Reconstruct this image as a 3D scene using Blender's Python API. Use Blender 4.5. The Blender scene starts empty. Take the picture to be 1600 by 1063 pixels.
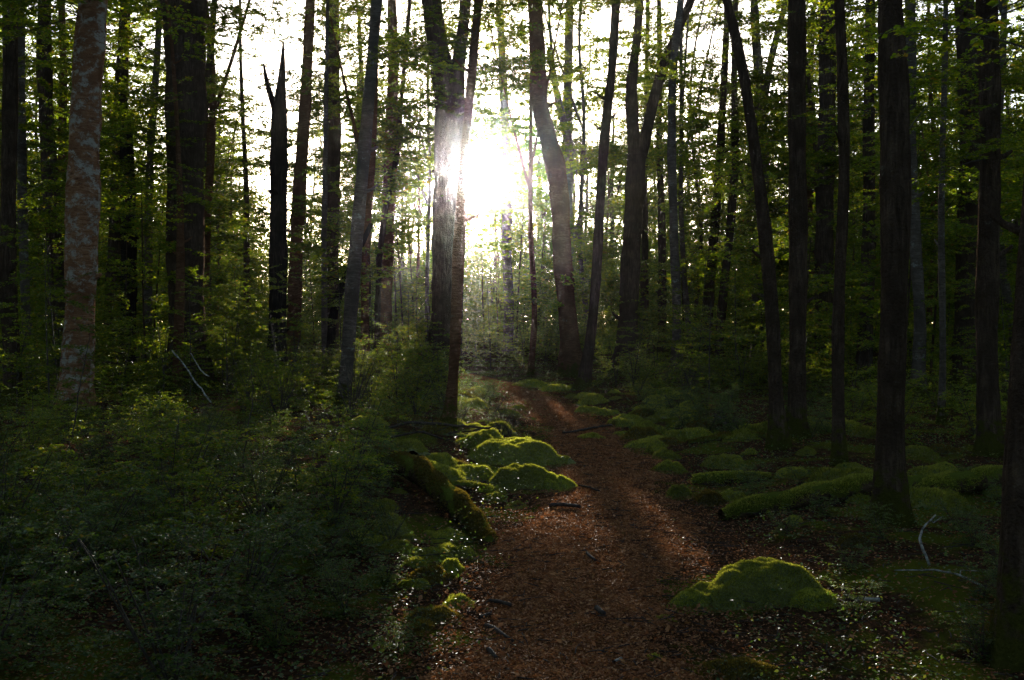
import bpy, math, random
import numpy as np
from math import radians as R
from mathutils import Vector

# ------------------------------------------------------------------ camera, sky, sun, exposure
SC = bpy.context.scene
COL = SC.collection
F, CX, HY, EYE = 1600.0, 800.0, 505.0, 1.6        # focal length and horizon line of the photograph (its own pixels), eye height

cam_d = bpy.data.cameras.new('camera'); cam = bpy.data.objects.new('camera', cam_d); COL.objects.link(cam)
cam.location = (0, 0, EYE); cam.rotation_euler = (R(90), 0, 0)
cam_d.sensor_width = 36; cam_d.lens = 36.0
cam_d.shift_y = (HY - 531.5) / 1600.0
cam_d.clip_start = 0.05; cam_d.clip_end = 3000
SC.camera = cam

SUN_PX = (745, 272)
SUN_AZ = math.atan((SUN_PX[0] - CX) / F)           # to the right of +Y
SUN_EL = math.atan((HY - SUN_PX[1]) / F)
S = np.array([math.sin(SUN_AZ) * math.cos(SUN_EL), math.cos(SUN_AZ) * math.cos(SUN_EL), math.sin(SUN_EL)])

world = bpy.data.worlds.new("World"); SC.world = world; world.use_nodes = True
nt = world.node_tree
sky = nt.nodes.new('ShaderNodeTexSky'); sky.sky_type = 'NISHITA'; sky.sun_disc = False
sky.sun_elevation = SUN_EL; sky.sun_rotation = SUN_AZ
sky.air_density = 0.5; sky.dust_density = 1.0; sky.ozone_density = 1.0
bg = nt.nodes['Background']; bg.inputs['Strength'].default_value = 0.12
tint = nt.nodes.new('ShaderNodeMix'); tint.data_type = 'RGBA'; tint.blend_type = 'MULTIPLY'; tint.inputs[0].default_value = 1.0
tint.inputs[7].default_value = (1.04, 1.0, 0.93, 1)          # the white balance of the photograph
nt.links.new(sky.outputs[0], tint.inputs[6]); nt.links.new(tint.outputs[2], bg.inputs['Color'])

sun_d = bpy.data.lights.new('sun', 'SUN'); sun_d.energy = 5.0; sun_d.angle = R(0.5); sun_d.color = (1.0, 0.93, 0.80)
sun = bpy.data.objects.new('sun', sun_d); COL.objects.link(sun)
sun.rotation_euler = Vector(-S).to_track_quat('-Z', 'Y').to_euler()
sun.location = (S[0] * 40, S[1] * 40, 30)

SC.view_settings.view_transform = 'Standard'; SC.view_settings.look = 'None'
SC.view_settings.exposure = 2.1; SC.view_settings.gamma = 1.0
cy = SC.cycles
cy.max_bounces = 5; cy.diffuse_bounces = 3; cy.glossy_bounces = 2; cy.transmission_bounces = 3; cy.volume_bounces = 0; cy.transparent_max_bounces = 4
cy.use_denoising = True; cy.sample_clamp_indirect = 4.0; cy.caustics_reflective = False; cy.caustics_refractive = False
cy.use_adaptive_sampling = True; cy.adaptive_threshold = 0.012

HAZE_DENSITY, HAZE_G = 0.00022, 0.970
rng = np.random.default_rng(7)

# ------------------------------------------------------------------ helpers
def px(x, y, d):
    return np.array([(x - CX) / F * d, d, EYE + (HY - y) / F * d])

def sstep(a, b, t):
    t = np.clip((np.asarray(t, float) - a) / (b - a), 0, 1); return t * t * (3 - 2 * t)

PATH_D = np.array([-8, 0, 4.6, 6.5, 8.7, 11, 13, 16.5, 19, 24, 28, 32, 40, 60])
PATH_X = np.array([0.1, 0.1, 0.22, 0.50, 0.80, 1.02, 1.10, 0.95, 0.73, 0.08, -0.55, -1.7, -5.5, -18])
PATH_W = np.array([0.56, 0.56, 0.58, 0.66, 0.74, 0.64, 0.54, 0.48, 0.48, 0.45, 0.5, 0.5, 0.5, 0.5])
_dd = np.linspace(-8, 60, 400)
_sx = np.convolve(np.pad(np.interp(_dd, PATH_D, PATH_X), 9, 'edge'), np.ones(19) / 19, 'valid')
def pathx(y): return np.interp(y, _dd, _sx)
def pathw(y): return np.interp(y, PATH_D, PATH_W)

_w = np.random.default_rng(3)
_K = [( _w.uniform(0.25, 2.6) * np.array([math.cos(a), math.sin(a)]), _w.uniform(0, 6.28)) for a in _w.uniform(0, 6.28, 16)]
def wob(x, y):
    r = 0
    for k, p in _K: r = r + np.sin(k[0] * x + k[1] * y + p) / (0.7 + np.hypot(*k))
    return r / 7.0
def terrain(x, y):
    x = np.asarray(x, float); y = np.asarray(y, float)
    u = x - pathx(y); w = pathw(y)
    fade = 1 - 0.45 * sstep(11, 24, y)
    left = 0.27 * sstep(w * 0.75, w + 1.9, -u) * fade
    right = 0.13 * sstep(w * 0.8, w + 1.6, u)
    n = 0.11 * wob(x, y) * sstep(w * 0.6, w + 0.7, np.abs(u)) + 0.015 * np.sin(3.1 * x + 1.3 * y) * np.sin(2.3 * y)
    return left + right + n + 0.9 * sstep(30, 110, y)

# sunlit corridors: the gaps in the leaves through which the low sun reaches the eye and a few patches of the floor
LIT = [(np.array([0, 0, EYE]), 0.50)]
def _g(x, y, d, r): p = px(x, y, d); LIT.append((np.array([p[0], d, float(terrain(p[0], d)) + 0.12]), r))
for a in [(742, 700, 12.3, .30), (812, 705, 11.5, .40), (760, 655, 16, .3), (500, 712, 12.0, .40), (310, 665, 14.5, .38), (400, 640, 16, .28), (250, 720, 12, .2), (430, 680, 13, .22),
          (960, 790, 9.0, .32), (640, 770, 8.8, .24), (640, 900, 6.6, .22), (700, 850, 7.4, .24),
          (440, 785, 8.5, .25), (440, 520, 20, .45), (1185, 858, 6.0, .32), (960, 650, 17.5, .2), (1060, 740, 11, .2), (1100, 640, 19, .35), (350, 760, 9.5, .15)]: _g(*a)
LIT += [(px(620, 480, 27), .7), (px(1080, 430, 36), .8), (px(460, 400, 34), .9), (px(420, 470, 24), .6)]
_r = np.random.default_rng(2024)
def _dapple(x, d, z, r):      # leave out those whose light would run on down to the floor close by
    land = d - (z - float(terrain(x, d))) / math.tan(SUN_EL)
    if not 1.0 < land < 14.0: LIT.append((np.array([x, d, z]), r))
for _ in range(75):      # dapples in the understorey
    d_ = _r.uniform(17, 50); X_ = _r.uniform(300, 1300); x_ = (X_ - CX) / F * d_
    _dapple(x_, d_, float(terrain(x_, d_)) + _r.uniform(.3, 3.8), _r.uniform(.16, .38))
for _ in range(46):      # and higher up, in the crowns either side of the path
    d_ = _r.uniform(24, 50); X_ = _r.uniform(900, 1260) if _r.random() < .6 else _r.uniform(290, 560); x_ = (X_ - CX) / F * d_
    _dapple(x_, d_, _r.uniform(2, 9), _r.uniform(.3, .5))
for _ in range(40):      # the thickets left of the path and beyond its bend
    if _r.random() < .65: X_, d_, z_ = _r.uniform(470, 700), _r.uniform(17, 34), _r.uniform(.5, 4)
    else: X_, d_, z_ = _r.uniform(730, 1000), _r.uniform(30, 45), _r.uniform(.5, 5)
    _dapple((X_ - CX) / F * d_, d_, z_, _r.uniform(.25, .45))
def keep_mask(P, g):
    k = np.ones(len(P), bool)
    for T, r in LIT:
        v = P - T; t = v @ S
        d2 = (v * v).sum(1) - t * t
        near = (t > 0.25) & (d2 < (1.5 * r) ** 2)
        if near.any():
            q = (np.sqrt(np.maximum(d2, 0)) / r - 1) / 0.5
            k &= ~(near & (g.random(len(P)) > q))
    return k

def mesh_np(name, V, groups, mats):
    """V (N,3); groups: list of (faces (M,k) int array, material index, smooth)"""
    me = bpy.data.meshes.new(name)
    groups = [(np.asarray(f), m, s) for f, m, s in groups if len(f)]
    nl = sum(f.size for f, m, s in groups); nf = sum(len(f) for f, m, s in groups)
    me.vertices.add(len(V)); me.vertices.foreach_set('co', np.ascontiguousarray(V, np.float32).ravel())
    me.loops.add(nl); me.polygons.add(nf)
    me.loops.foreach_set('vertex_index', np.concatenate([f.ravel() for f, m, s in groups]).astype(np.int32))
    tot = np.concatenate([np.full(len(f), f.shape[1]) for f, m, s in groups])
    me.polygons.foreach_set('loop_start', np.concatenate([[0], np.cumsum(tot)[:-1]]).astype(np.int32))
    me.polygons.foreach_set('material_index', np.concatenate([np.full(len(f), m) for f, m, s in groups]).astype(np.int32))
    me.polygons.foreach_set('use_smooth', np.concatenate([np.full(len(f), s) for f, m, s in groups]).astype(bool))
    for m in mats: me.materials.append(m)
    me.update(calc_edges=True); me.validate(verbose=False)
    return me

def link(name, me, parent=None, loc=None):
    o = bpy.data.objects.new(name, me); COL.objects.link(o)
    if parent: o.parent = parent
    if loc is not None: o.location = loc
    return o

def empty(name, loc, rz=0.0, sc=1.0):
    o = bpy.data.objects.new(name, None); COL.objects.link(o)
    o.location = loc; o.rotation_euler = (0, 0, rz); o.scale = (sc, sc, sc); o.empty_display_size = 0.2
    return o

LABELLED = []
def tag(o, label, cat, group=None, lead=None):
    o['label'] = label; o['category'] = cat
    if group: o['group'] = group
    LABELLED.append(o)
    return o
def structure(o): o['kind'] = 'structure'; return o
def stuff(o): o['kind'] = 'stuff'; return o

class Geo:
    """collects vertices and faces of several tubes"""
    def __init__(s): s.V = []; s.Q = []; s.T = []; s.n = 0
    def tube(s, P, r, sides=6, lob=0.0, g=None, flare=None, cap=True, rough=0.0):
        P = np.asarray(P, float); r = np.asarray(r, float); K = len(P)
        T = np.gradient(P, axis=0); T /= np.linalg.norm(T, axis=1)[:, None] + 1e-9
        ref = np.array([1.0, 0, 0]) if abs(T[0, 0]) < 0.8 else np.array([0, 0, 1.0])
        U = ref - T * (T @ ref)[:, None]; U /= np.linalg.norm(U, axis=1)[:, None] + 1e-9
        W = np.cross(T, U)
        th = np.arange(sides) / sides * 2 * np.pi
        rad = np.repeat(r[:, None], sides, 1)
        if lob and g is not None:
            a1, a2, a3 = g.uniform(0, 6.28, 3); tw = np.linspace(0, g.uniform(-1.5, 1.5), K)[:, None]
            rad = rad * (1 + lob * np.sin(2 * th + a1 + tw) + lob * 0.7 * np.sin(5 * th + a2 - tw) + lob * .6 * np.sin(9 * th + a3 + 2 * tw))
        if lob and g is not None:
            hh = np.linalg.norm(P - P[0], axis=1); b1, b2 = g.uniform(0, 6.28, 2)
            rad = rad * (1 + .05 * np.sin(hh * 2.3 + b1) + .035 * np.sin(hh * 5.7 + b2))[:, None]
        if rough and g is not None: rad = rad * (1 + g.normal(0, rough, rad.shape))
        if flare is not None:
            h, amt, ph = flare
            z = np.clip((P[:, 2] - P[0, 2]), 0, None)
            rad = rad * (1 + amt * np.exp(-z / h)[:, None] * (0.75 + 0.55 * np.sin(5 * th + ph) + 0.25 * np.sin(3 * th + 2 * ph)))
        V = P[:, None] + rad[..., None] * (np.cos(th)[None, :, None] * U[:, None] + np.sin(th)[None, :, None] * W[:, None])
        i = np.arange(K - 1)[:, None] * sides; j = np.arange(sides)[None]; j2 = (j + 1) % sides
        q = np.stack([i + j, i + j2, i + sides + j2, i + sides + j], -1).reshape(-1, 4) + s.n
        s.V.append(V.reshape(-1, 3)); s.Q.append(q)
        s.n += K * sides
        if cap:
            s.V.append(P[-1:] + T[-1:] * r[-1] * .3); c = s.n; s.n += 1
            b = c - sides
            s.T.append(np.stack([b + np.arange(sides), b + (np.arange(sides) + 1) % sides, np.full(sides, c)], -1))
    def mesh(s, name, mat):
        g = [(np.concatenate(s.Q), 0, True)]
        if s.T: g.append((np.concatenate(s.T), 0, True))
        return mesh_np(name, np.concatenate(s.V), g, [mat])

def unit(v): return v / (np.linalg.norm(v, axis=-1, keepdims=True) + 1e-9)

class Leaves:
    """leaf list + thin twigs, all in local space"""
    def __init__(s): s.p = []; s.d = []; s.n = []; s.l = []; s.w = []; s.tw = Geo()
    def add(s, p, d, n, l, w): s.p.append(p); s.d.append(d); s.n.append(n); s.l.append(l); s.w.append(w)
    def done(s):
        s.p, s.d, s.n = (np.concatenate(a) if len(a) else np.zeros((0, 3)) for a in (s.p, s.d, s.n))
        s.l, s.w = (np.concatenate(a) if len(a) else np.zeros(0) for a in (s.l, s.w)); return s
    def mesh(s, name, mats, keep=None):
        k = slice(None) if keep is None else keep
        p, d, n, l, w = s.p[k], unit(s.d[k]), s.n[k], s.l[k][:, None], s.w[k][:, None]
        side = unit(np.cross(n, d)); nn = np.cross(d, side)
        V = np.stack([p, p + d * l * .45 + side * w * .5 + nn * w * .14, p + d * l, p + d * l * .45 - side * w * .5 + nn * w * .14], 1).reshape(-1, 3)
        Q = np.arange(len(V)).reshape(-1, 4)
        gr = [(Q, 0, False)]
        if s.tw.n:
            off = len(V); V = np.concatenate([V] + s.tw.V)
            gr.append((np.concatenate(s.tw.Q) + off, 1, True))
            if s.tw.T: gr.append((np.concatenate(s.tw.T) + off, 1, True))
        return mesh_np(name, V, gr, mats)

def spray(L, g, base, az, ln, rise, leaf, sub=8.0, gap=1.0, stem=0.012, tilt=0.62, droop=0.25):
    """a flat beech spray: one limb, side twigs in its plane, leaves along each twig"""
    dh = np.array([math.cos(az), math.sin(az), 0]); sh = np.array([-dh[1], dh[0], 0])
    ts = np.linspace(0, 1, 6); bend = g.normal(0, 0.12) * ln
    ax = lambda t: base + dh * (ln * t)[:, None] + sh * (bend * t * t)[:, None] + np.array([0, 0, 1.0]) * (ln * (rise * t - droop * t * t))[:, None]
    L.tw.tube(ax(ts), np.linspace(stem, stem * .25, 6), 4, cap=False)
    n = max(4, int(ln * sub)); t = np.sort(g.uniform(0.12, 1.0, n) ** .75); sd = np.where(np.arange(n) % 2, 1.0, -1.0)
    b = ax(t); a = sd * g.uniform(0.6, 1.2, n)
    roll = g.normal(0, 0.16)
    dirs = dh * np.cos(a)[:, None] + sh * np.sin(a)[:, None] + np.array([0, 0, 1.0]) * (np.sin(a) * roll + g.normal(0, 0.10, n) - .06)[:, None]
    sl = (ln * 0.52 * (1 - 0.62 * t) + .1 * ln) * g.uniform(0.35, 1.25, n) + leaf
    for i in range(n):
        L.tw.tube(np.stack([b[i], b[i] + dirs[i] * sl[i]]), [stem * .35, stem * .12], 3, cap=False)
    cnt = np.maximum(2, (sl / (leaf * .42 * gap)).astype(int)) * 2
    idx = np.repeat(np.arange(n), cnt); N = len(idx)
    u = g.uniform(0.08, 1.0, N)
    p = b[idx] + dirs[idx] * (sl[idx] * u)[:, None] + g.normal(0, leaf * .22, (N, 3))
    s2 = np.where(g.random(N) < .5, 1, -1) * g.uniform(0.4, 1.2, N)
    pd = np.stack([-dirs[idx][:, 1], dirs[idx][:, 0], np.zeros(N)], 1)
    d = dirs[idx] * np.cos(s2)[:, None] + pd * np.sin(s2)[:, None] + g.normal(0, .16, (N, 3))
    nr = np.array([0, 0, 1.0]) + g.normal(0, tilt, (N, 3))
    l = leaf * g.uniform(0.6, 1.25, N)
    L.add(p, d, unit(nr), l, l * g.uniform(.5, .72, N))

# ------------------------------------------------------------------ materials
def new_mat(name):
    m = bpy.data.materials.new(name); m.use_nodes = True; t = m.node_tree; t.nodes.clear()
    out = t.nodes.new('ShaderNodeOutputMaterial'); return m, t, out
def N(t, kind, **kw):
    n = t.nodes.new(kind)
    for k, v in kw.items():
        if k in ('ins',):
            for a, b in v.items(): n.inputs[a].default_value = b
        else: setattr(n, k, v)
    return n
def ramp(t, src, stops):
    r = t.nodes.new('ShaderNodeValToRGB'); e = r.color_ramp.elements
    while len(e) < len(stops): e.new(0.5)
    for el, (p, c) in zip(e, stops): el.position = p; el.color = (*c, 1)
    t.links.new(src, r.inputs[0]); return r.outputs[0]
def mixc(t, fac, a, b, mode='MIX'):
    m = N(t, 'ShaderNodeMix', data_type='RGBA', blend_type=mode)
    for s, i in ((fac, 0), (a, 6), (b, 7)):
        if hasattr(s, 'is_linked'): t.links.new(s, m.inputs[i])
        else: m.inputs[i].default_value = s if i == 0 else (*s, 1)
    return m.outputs[2]
def coords(t, scale, obj=True):
    c = N(t, 'ShaderNodeTexCoord'); mp = N(t, 'ShaderNodeMapping'); mp.inputs['Scale'].default_value = scale
    t.links.new(c.outputs['Object'], mp.inputs[0]); return mp.outputs[0]
def noise(t, vec, scale, detail=4, rough=.6, out='Fac', dist=0.0):
    n = N(t, 'ShaderNodeTexNoise'); n.inputs['Scale'].default_value = scale; n.inputs['Detail'].default_value = detail
    n.inputs['Roughness'].default_value = rough; n.inputs['Distortion'].default_value = dist
    if vec is not None: t.links.new(vec, n.inputs['Vector'])
    return n.outputs[out]
def principled(t, out, col, rough=.8, bump=None, bstr=.5, bdist=.02, spec=.5, sheen=0):
    b = N(t, 'ShaderNodeBsdfPrincipled')
    if hasattr(col, 'is_linked'): t.links.new(col, b.inputs['Base Color'])
    else: b.inputs['Base Color'].default_value = (*col, 1)
    if hasattr(rough, 'is_linked'): t.links.new(rough, b.inputs['Roughness'])
    else: b.inputs['Roughness'].default_value = rough
    b.inputs['Specular IOR Level'].default_value = spec
    b.inputs['Sheen Weight'].default_value = sheen
    if bump is not None:
        bp = N(t, 'ShaderNodeBump'); bp.inputs['Strength'].default_value = bstr; bp.inputs['Distance'].default_value = bdist
        t.links.new(bump, bp.inputs['Height']); t.links.new(bp.outputs[0], b.inputs['Normal'])
    if out is not None: t.links.new(b.outputs[0], out.inputs[0])
    return b

def leaf_mat(name, c1, c2, c3, trans, rough=.4, tw=.45, spec=.5):
    m, t, out = new_mat(name)
    g = N(t, 'ShaderNodeNewGeometry'); oi = N(t, 'ShaderNodeObjectInfo')
    col = ramp(t, g.outputs['Random Per Island'], [(0, c1), (.6, c2), (.93, c3), (1, (.12, .07, .02))])
    hs = N(t, 'ShaderNodeHueSaturation')
    mr = N(t, 'ShaderNodeMapRange'); mr.inputs[3].default_value = .65; mr.inputs[4].default_value = 1.25
    t.links.new(oi.outputs['Random'], mr.inputs[0]); t.links.new(mr.outputs[0], hs.inputs['Value']); t.links.new(col, hs.inputs['Color'])
    b = principled(t, None, hs.outputs[0], rough, spec=spec)
    tr = N(t, 'ShaderNodeBsdfTranslucent')
    t.links.new(mixc(t, 1.0, hs.outputs[0], trans, 'MULTIPLY'), tr.inputs[0])
    mx = N(t, 'ShaderNodeMixShader'); mx.inputs[0].default_value = tw
    t.links.new(b.outputs[0], mx.inputs[1]); t.links.new(tr.outputs[0], mx.inputs[2]); t.links.new(mx.outputs[0], out.inputs[0])
    return m
M_leaf = leaf_mat('beech_leaf', (.034, .058, .007), (.062, .092, .008), (.115, .125, .010), (3.5, 3.2, .9), .5, .5, .2)
M_shrubleaf = leaf_mat('sapling_leaf', (.034, .060, .008), (.064, .092, .009), (.12, .125, .011), (3.5, 3.2, .9), .45, .5, .22)
M_gloss = leaf_mat('glossy_leaf', (.026, .052, .009), (.045, .080, .012), (.085, .095, .016), (3.0, 2.7, 1.0), .46, .4, .32)

def bark_mat(name, dark, mid, light, lichen, lamount, banded, moss=.35, bump=1.0):
    m, t, out = new_mat(name)
    v = coords(t, (7, 7, 34) if banded else (26, 26, 3.2))
    n1 = noise(t, v, 1.0, 6, .68, dist=.6)
    v2 = coords(t, (1, 1, 1))
    n2 = noise(t, v2, 3.2, 5, .6)
    col = ramp(t, n1, [(.30, dark), (.50, mid), (.72, light)])
    col = mixc(t, ramp(t, n2, [(.38, (0, 0, 0)), (.62, (1, 1, 1))]), col, tuple(x * .6 for x in mid))
    n3 = noise(t, coords(t, (4.5, 4.5, 6)), 1.0, 10, .78, dist=.2)
    lm = ramp(t, n3, [(.60 - lamount, (0, 0, 0)), (.68 - lamount, (.85, .85, .85))])
    col = mixc(t, lm, col, lichen)
    # moss that grows from the root collar up
    sep = N(t, 'ShaderNodeSeparateXYZ'); t.links.new(coords(t, (1, 1, 1)), sep.inputs[0])
    mr = N(t, 'ShaderNodeMapRange'); mr.inputs[1].default_value = 0.0; mr.inputs[2].default_value = .9; mr.inputs[3].default_value = moss; mr.inputs[4].default_value = -.25
    t.links.new(sep.outputs[2], mr.inputs[0])
    ad = N(t, 'ShaderNodeMath', operation='ADD'); t.links.new(mr.outputs[0], ad.inputs[0]); t.links.new(noise(t, v2, 9, 4), ad.inputs[1])
    col = mixc(t, ramp(t, ad.outputs[0], [(.60, (0, 0, 0)), (.72, (1, 1, 1))]), col, (.062, .060, .012))
    nb = N(t, 'ShaderNodeMath', operation='ADD'); t.links.new(n1, nb.inputs[0]); t.links.new(noise(t, v2, 45, 4), nb.inputs[1])
    principled(t, out, col, .95, nb.outputs[0], bump, .05, 0)
    return m
M_bark_dark = bark_mat('grooved_dark_bark', (.024, .016, .011), (.085, .056, .038), (.16, .11, .075), (.16, .17, .14), -.02, False)
M_bark_red = bark_mat('red_beech_bark', (.042, .021, .011), (.15, .074, .038), (.24, .135, .08), (.20, .20, .16), -.01, True)
M_bark_lichen = bark_mat('lichened_beech_bark', (.08, .036, .019), (.34, .16, .08), (.50, .32, .20), (.46, .43, .36), .10, True, .25)
M_bark_grey = bark_mat('grey_beech_bark', (.045, .034, .025), (.14, .11, .085), (.23, .19, .15), (.27, .28, .24), .03, True)
M_dead = bark_mat('dead_wood', (.012, .009, .008), (.035, .026, .022), (.09, .065, .05), (.12, .12, .10), -.06, False, .1)
def flat_mat(name, c1, c2, rough=.8, sc=30):
    m, t, out = new_mat(name)
    principled(t, out, ramp(t, noise(t, coords(t, (1, 1, 1)), sc, 5), [(.35, c1), (.65, c2)]), rough, noise(t, coords(t, (1, 1, 1)), sc * 3, 3), .6, .01, .3)
    return m
M_twig = flat_mat('twig', (.025, .018, .012), (.07, .052, .036))
M_stick = flat_mat('fallen_stick', (.022, .015, .011), (.065, .045, .033), .95)
M_pale = flat_mat('lichen_stick', (.06, .05, .04), (.34, .33, .28), .9, 26)
M_mossblade = leaf_mat('moss_blade', (.12, .14, .018), (.22, .235, .035), (.34, .33, .06), (1.7, 1.6, .9), .7, .45, .3)
M_mossbrown = leaf_mat('brown_moss_blade', (.060, .048, .010), (.105, .080, .014), (.16, .12, .022), (1.9, 1.7, .8), .6, .45, .3)
M_litter = leaf_mat('dead_leaf', (.12, .045, .018), (.27, .110, .042), (.44, .22, .10), (1.4, 1.1, .8), .6, .2, .05)

def moss_mat(name, a, b, c):
    m, t, out = new_mat(name); v = coords(t, (1, 1, 1))
    col = ramp(t, noise(t, v, 7, 5), [(.3, a), (.5, b), (.72, c)])
    col = mixc(t, ramp(t, noise(t, v, 60, 3), [(.4, (.55, .55, .55)), (.65, (1, 1, 1))]), (0, 0, 0), col)
    hs = N(t, 'ShaderNodeHueSaturation'); oi = N(t, 'ShaderNodeObjectInfo')
    mr = N(t, 'ShaderNodeMapRange'); mr.inputs[3].default_value = .475; mr.inputs[4].default_value = .515
    t.links.new(oi.outputs['Random'], mr.inputs[0]); t.links.new(mr.outputs[0], hs.inputs['Hue']); t.links.new(col, hs.inputs['Color'])
    principled(t, out, hs.outputs[0], 1.0, noise(t, v, 90, 4, .7), 1.0, .03, 0, .15)
    return m
M_moss = moss_mat('moss', (.11, .125, .018), (.20, .215, .034), (.32, .31, .06))
M_mossb = moss_mat('brown_moss', (.060, .048, .010), (.11, .090, .016), (.17, .14, .025))

def ground_mat():
    m, t, out = new_mat('forest_floor'); v = coords(t, (1, 1, 1))
    col = ramp(t, noise(t, v, 18, 8, .7), [(.32, (.018, .011, .007)), (.5, (.055, .030, .016)), (.68, (.11, .058, .030))])
    mossn = noise(t, v, .9, 6, .62)
    col = mixc(t, ramp(t, mossn, [(.51, (0, 0, 0)), (.57, (1, 1, 1))]), col, (.085, .090, .012))
    nb = N(t, 'ShaderNodeMath', operation='ADD'); t.links.new(noise(t, v, 24, 6, .7), nb.inputs[0]); t.links.new(noise(t, v, 110, 3), nb.inputs[1])
    principled(t, out, col, 1.0, nb.outputs[0], .9, .03, 0); return m
def path_mat():
    m, t, out = new_mat('path_litter'); v = coords(t, (1, 1, 1))
    vo = N(t, 'ShaderNodeTexVoronoi'); vo.inputs['Scale'].default_value = 70; t.links.new(v, vo.inputs['Vector'])
    sep = N(t, 'ShaderNodeSeparateColor'); t.links.new(vo.outputs['Color'], sep.inputs[0])
    col = ramp(t, sep.outputs[0], [(0, (.085, .033, .014)), (.45, (.24, .095, .036)), (.8, (.34, .145, .056)), (1, (.44, .22, .10))])
    col = mixc(t, ramp(t, noise(t, v, 5, 6, .65), [(.42, (0, 0, 0)), (.60, (.9, .9, .9))]), col, (.075, .033, .016))
    nb = N(t, 'ShaderNodeMath', operation='ADD'); t.links.new(vo.outputs['Distance'], nb.inputs[0]); t.links.new(noise(t, v, 40, 4), nb.inputs[1])
    principled(t, out, col, 1.0, nb.outputs[0], .8, .02, 0); return m

# ------------------------------------------------------------------ ground and path
def ground():
    xs = np.unique(np.concatenate([np.linspace(-420, -60, 12), np.linspace(-60, -14, 40), np.linspace(-14, -6, 50), np.linspace(-6, 6, 120), np.linspace(6, 14, 50), np.linspace(14, 60, 40), np.linspace(60, 420, 12)]))
    ys = np.unique(np.concatenate([np.linspace(-420, -40, 12), np.linspace(-40, 1, 40), np.linspace(1, 16, 170), np.linspace(16, 34, 110), np.linspace(34, 100, 70), np.linspace(100, 420, 14)]))
    X, Y = np.meshgrid(xs, ys, indexing='ij'); Z = terrain(X, Y)
    near = (np.abs(X) < 14) & (Y > 1) & (Y < 34)
    Z = Z + near * np.random.default_rng(5).normal(0, .008, Z.shape)
    V = np.stack([X, Y, Z], -1).reshape(-1, 3); n, k = X.shape
    i = np.arange(n - 1)[:, None] * k; j = np.arange(k - 1)[None]
    Q = np.stack([i + j, i + k + j, i + k + j + 1, i + j + 1], -1).reshape(-1, 4)
    structure(link('ground', mesh_np('ground', V, [(Q, 0, True)], [ground_mat()])))
ground()
def path():
    ys = np.arange(-8, 42, .07); g = np.random.default_rng(11); K = 19
    wl = pathw(ys) * (1 + .20 * np.sin(ys * 1.9) + .13 * np.sin(ys * 4.3 + 1) + .08 * np.sin(ys * 9.1)) + .03 + g.normal(0, .03, len(ys))
    wr = pathw(ys) * (1 + .18 * np.sin(ys * 1.6 + 2) + .14 * np.sin(ys * 5.1 + 4) + .08 * np.sin(ys * 8.3)) + .0 + g.normal(0, .03, len(ys))
    c = np.linspace(-1, 1, K)
    X = pathx(ys)[:, None] + np.where(c < 0, c * wl[:, None], c * wr[:, None]); Y = np.repeat(ys[:, None], K, 1)
    Z = terrain(X, Y) + .028 - .05 * np.abs(c) ** 5 + g.normal(0, .005, X.shape)
    V = np.stack([X, Y, Z], -1).reshape(-1, 3); n = len(ys)
    i = np.arange(n - 1)[:, None] * K; j = np.arange(K - 1)[None]
    Q = np.stack([i + j, i + j + 1, i + K + j + 1, i + K + j], -1).reshape(-1, 4)
    structure(link('path', mesh_np('path', V, [(Q, 0, True)], [path_mat()])))
path()

# ------------------------------------------------------------------ trees measured from the photograph
def resample(P, r, step):
    P = np.asarray(P, float); s = np.concatenate([[0], np.cumsum(np.linalg.norm(np.diff(P, axis=0), axis=1))])
    n = max(4, int(s[-1] / step)); u = np.linspace(0, s[-1], n)
    Q = np.stack([np.interp(u, s, P[:, k]) for k in range(3)], 1); rr = np.interp(u, s, r)
    w = min(3, (n // 3) | 1)
    if w >= 3:
        for _ in range(2):
            Qp = np.pad(Q, ((w // 2, w // 2), (0, 0)), 'edge'); Q2 = np.stack([np.convolve(Qp[:, k], np.ones(w) / w, 'valid') for k in range(3)], 1)
            Q2[0], Q2[-1] = Q[0], Q[-1]; Q = Q2
    return Q, rr

def limb_set(L, g, axis, n, z0, z1, lmin, lmax, leaf, sub, gap=1.0, az=None, stem=.014):
    zs = axis[:, 2]
    nc = max(3, n // 5); cz = z0 + (z1 - z0) * (np.arange(nc) + g.random(nc)) / nc; ca = g.uniform(0, 6.283, nc)
    for i in range(n):
        c = int(g.integers(0, nc)); z = float(np.clip(cz[c] + g.normal(0, .05 * (z1 - z0) / nc + .16), z0 * .8, z1))
        b = np.array([np.interp(z, zs, axis[:, 0]), np.interp(z, zs, axis[:, 1]), z])
        a = ca[c] + g.normal(0, .75)
        ln = g.uniform(lmin, lmax) * (1 - .25 * min(1, max(0, (z - z0) / max(z1 - z0, .1))))
        spray(L, g, b, a, ln * g.choice([.45, .8, 1.0, 1.25]), g.normal(.24, .26), leaf, sub, gap, stem * .62 * (.5 + .25 * ln))

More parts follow.
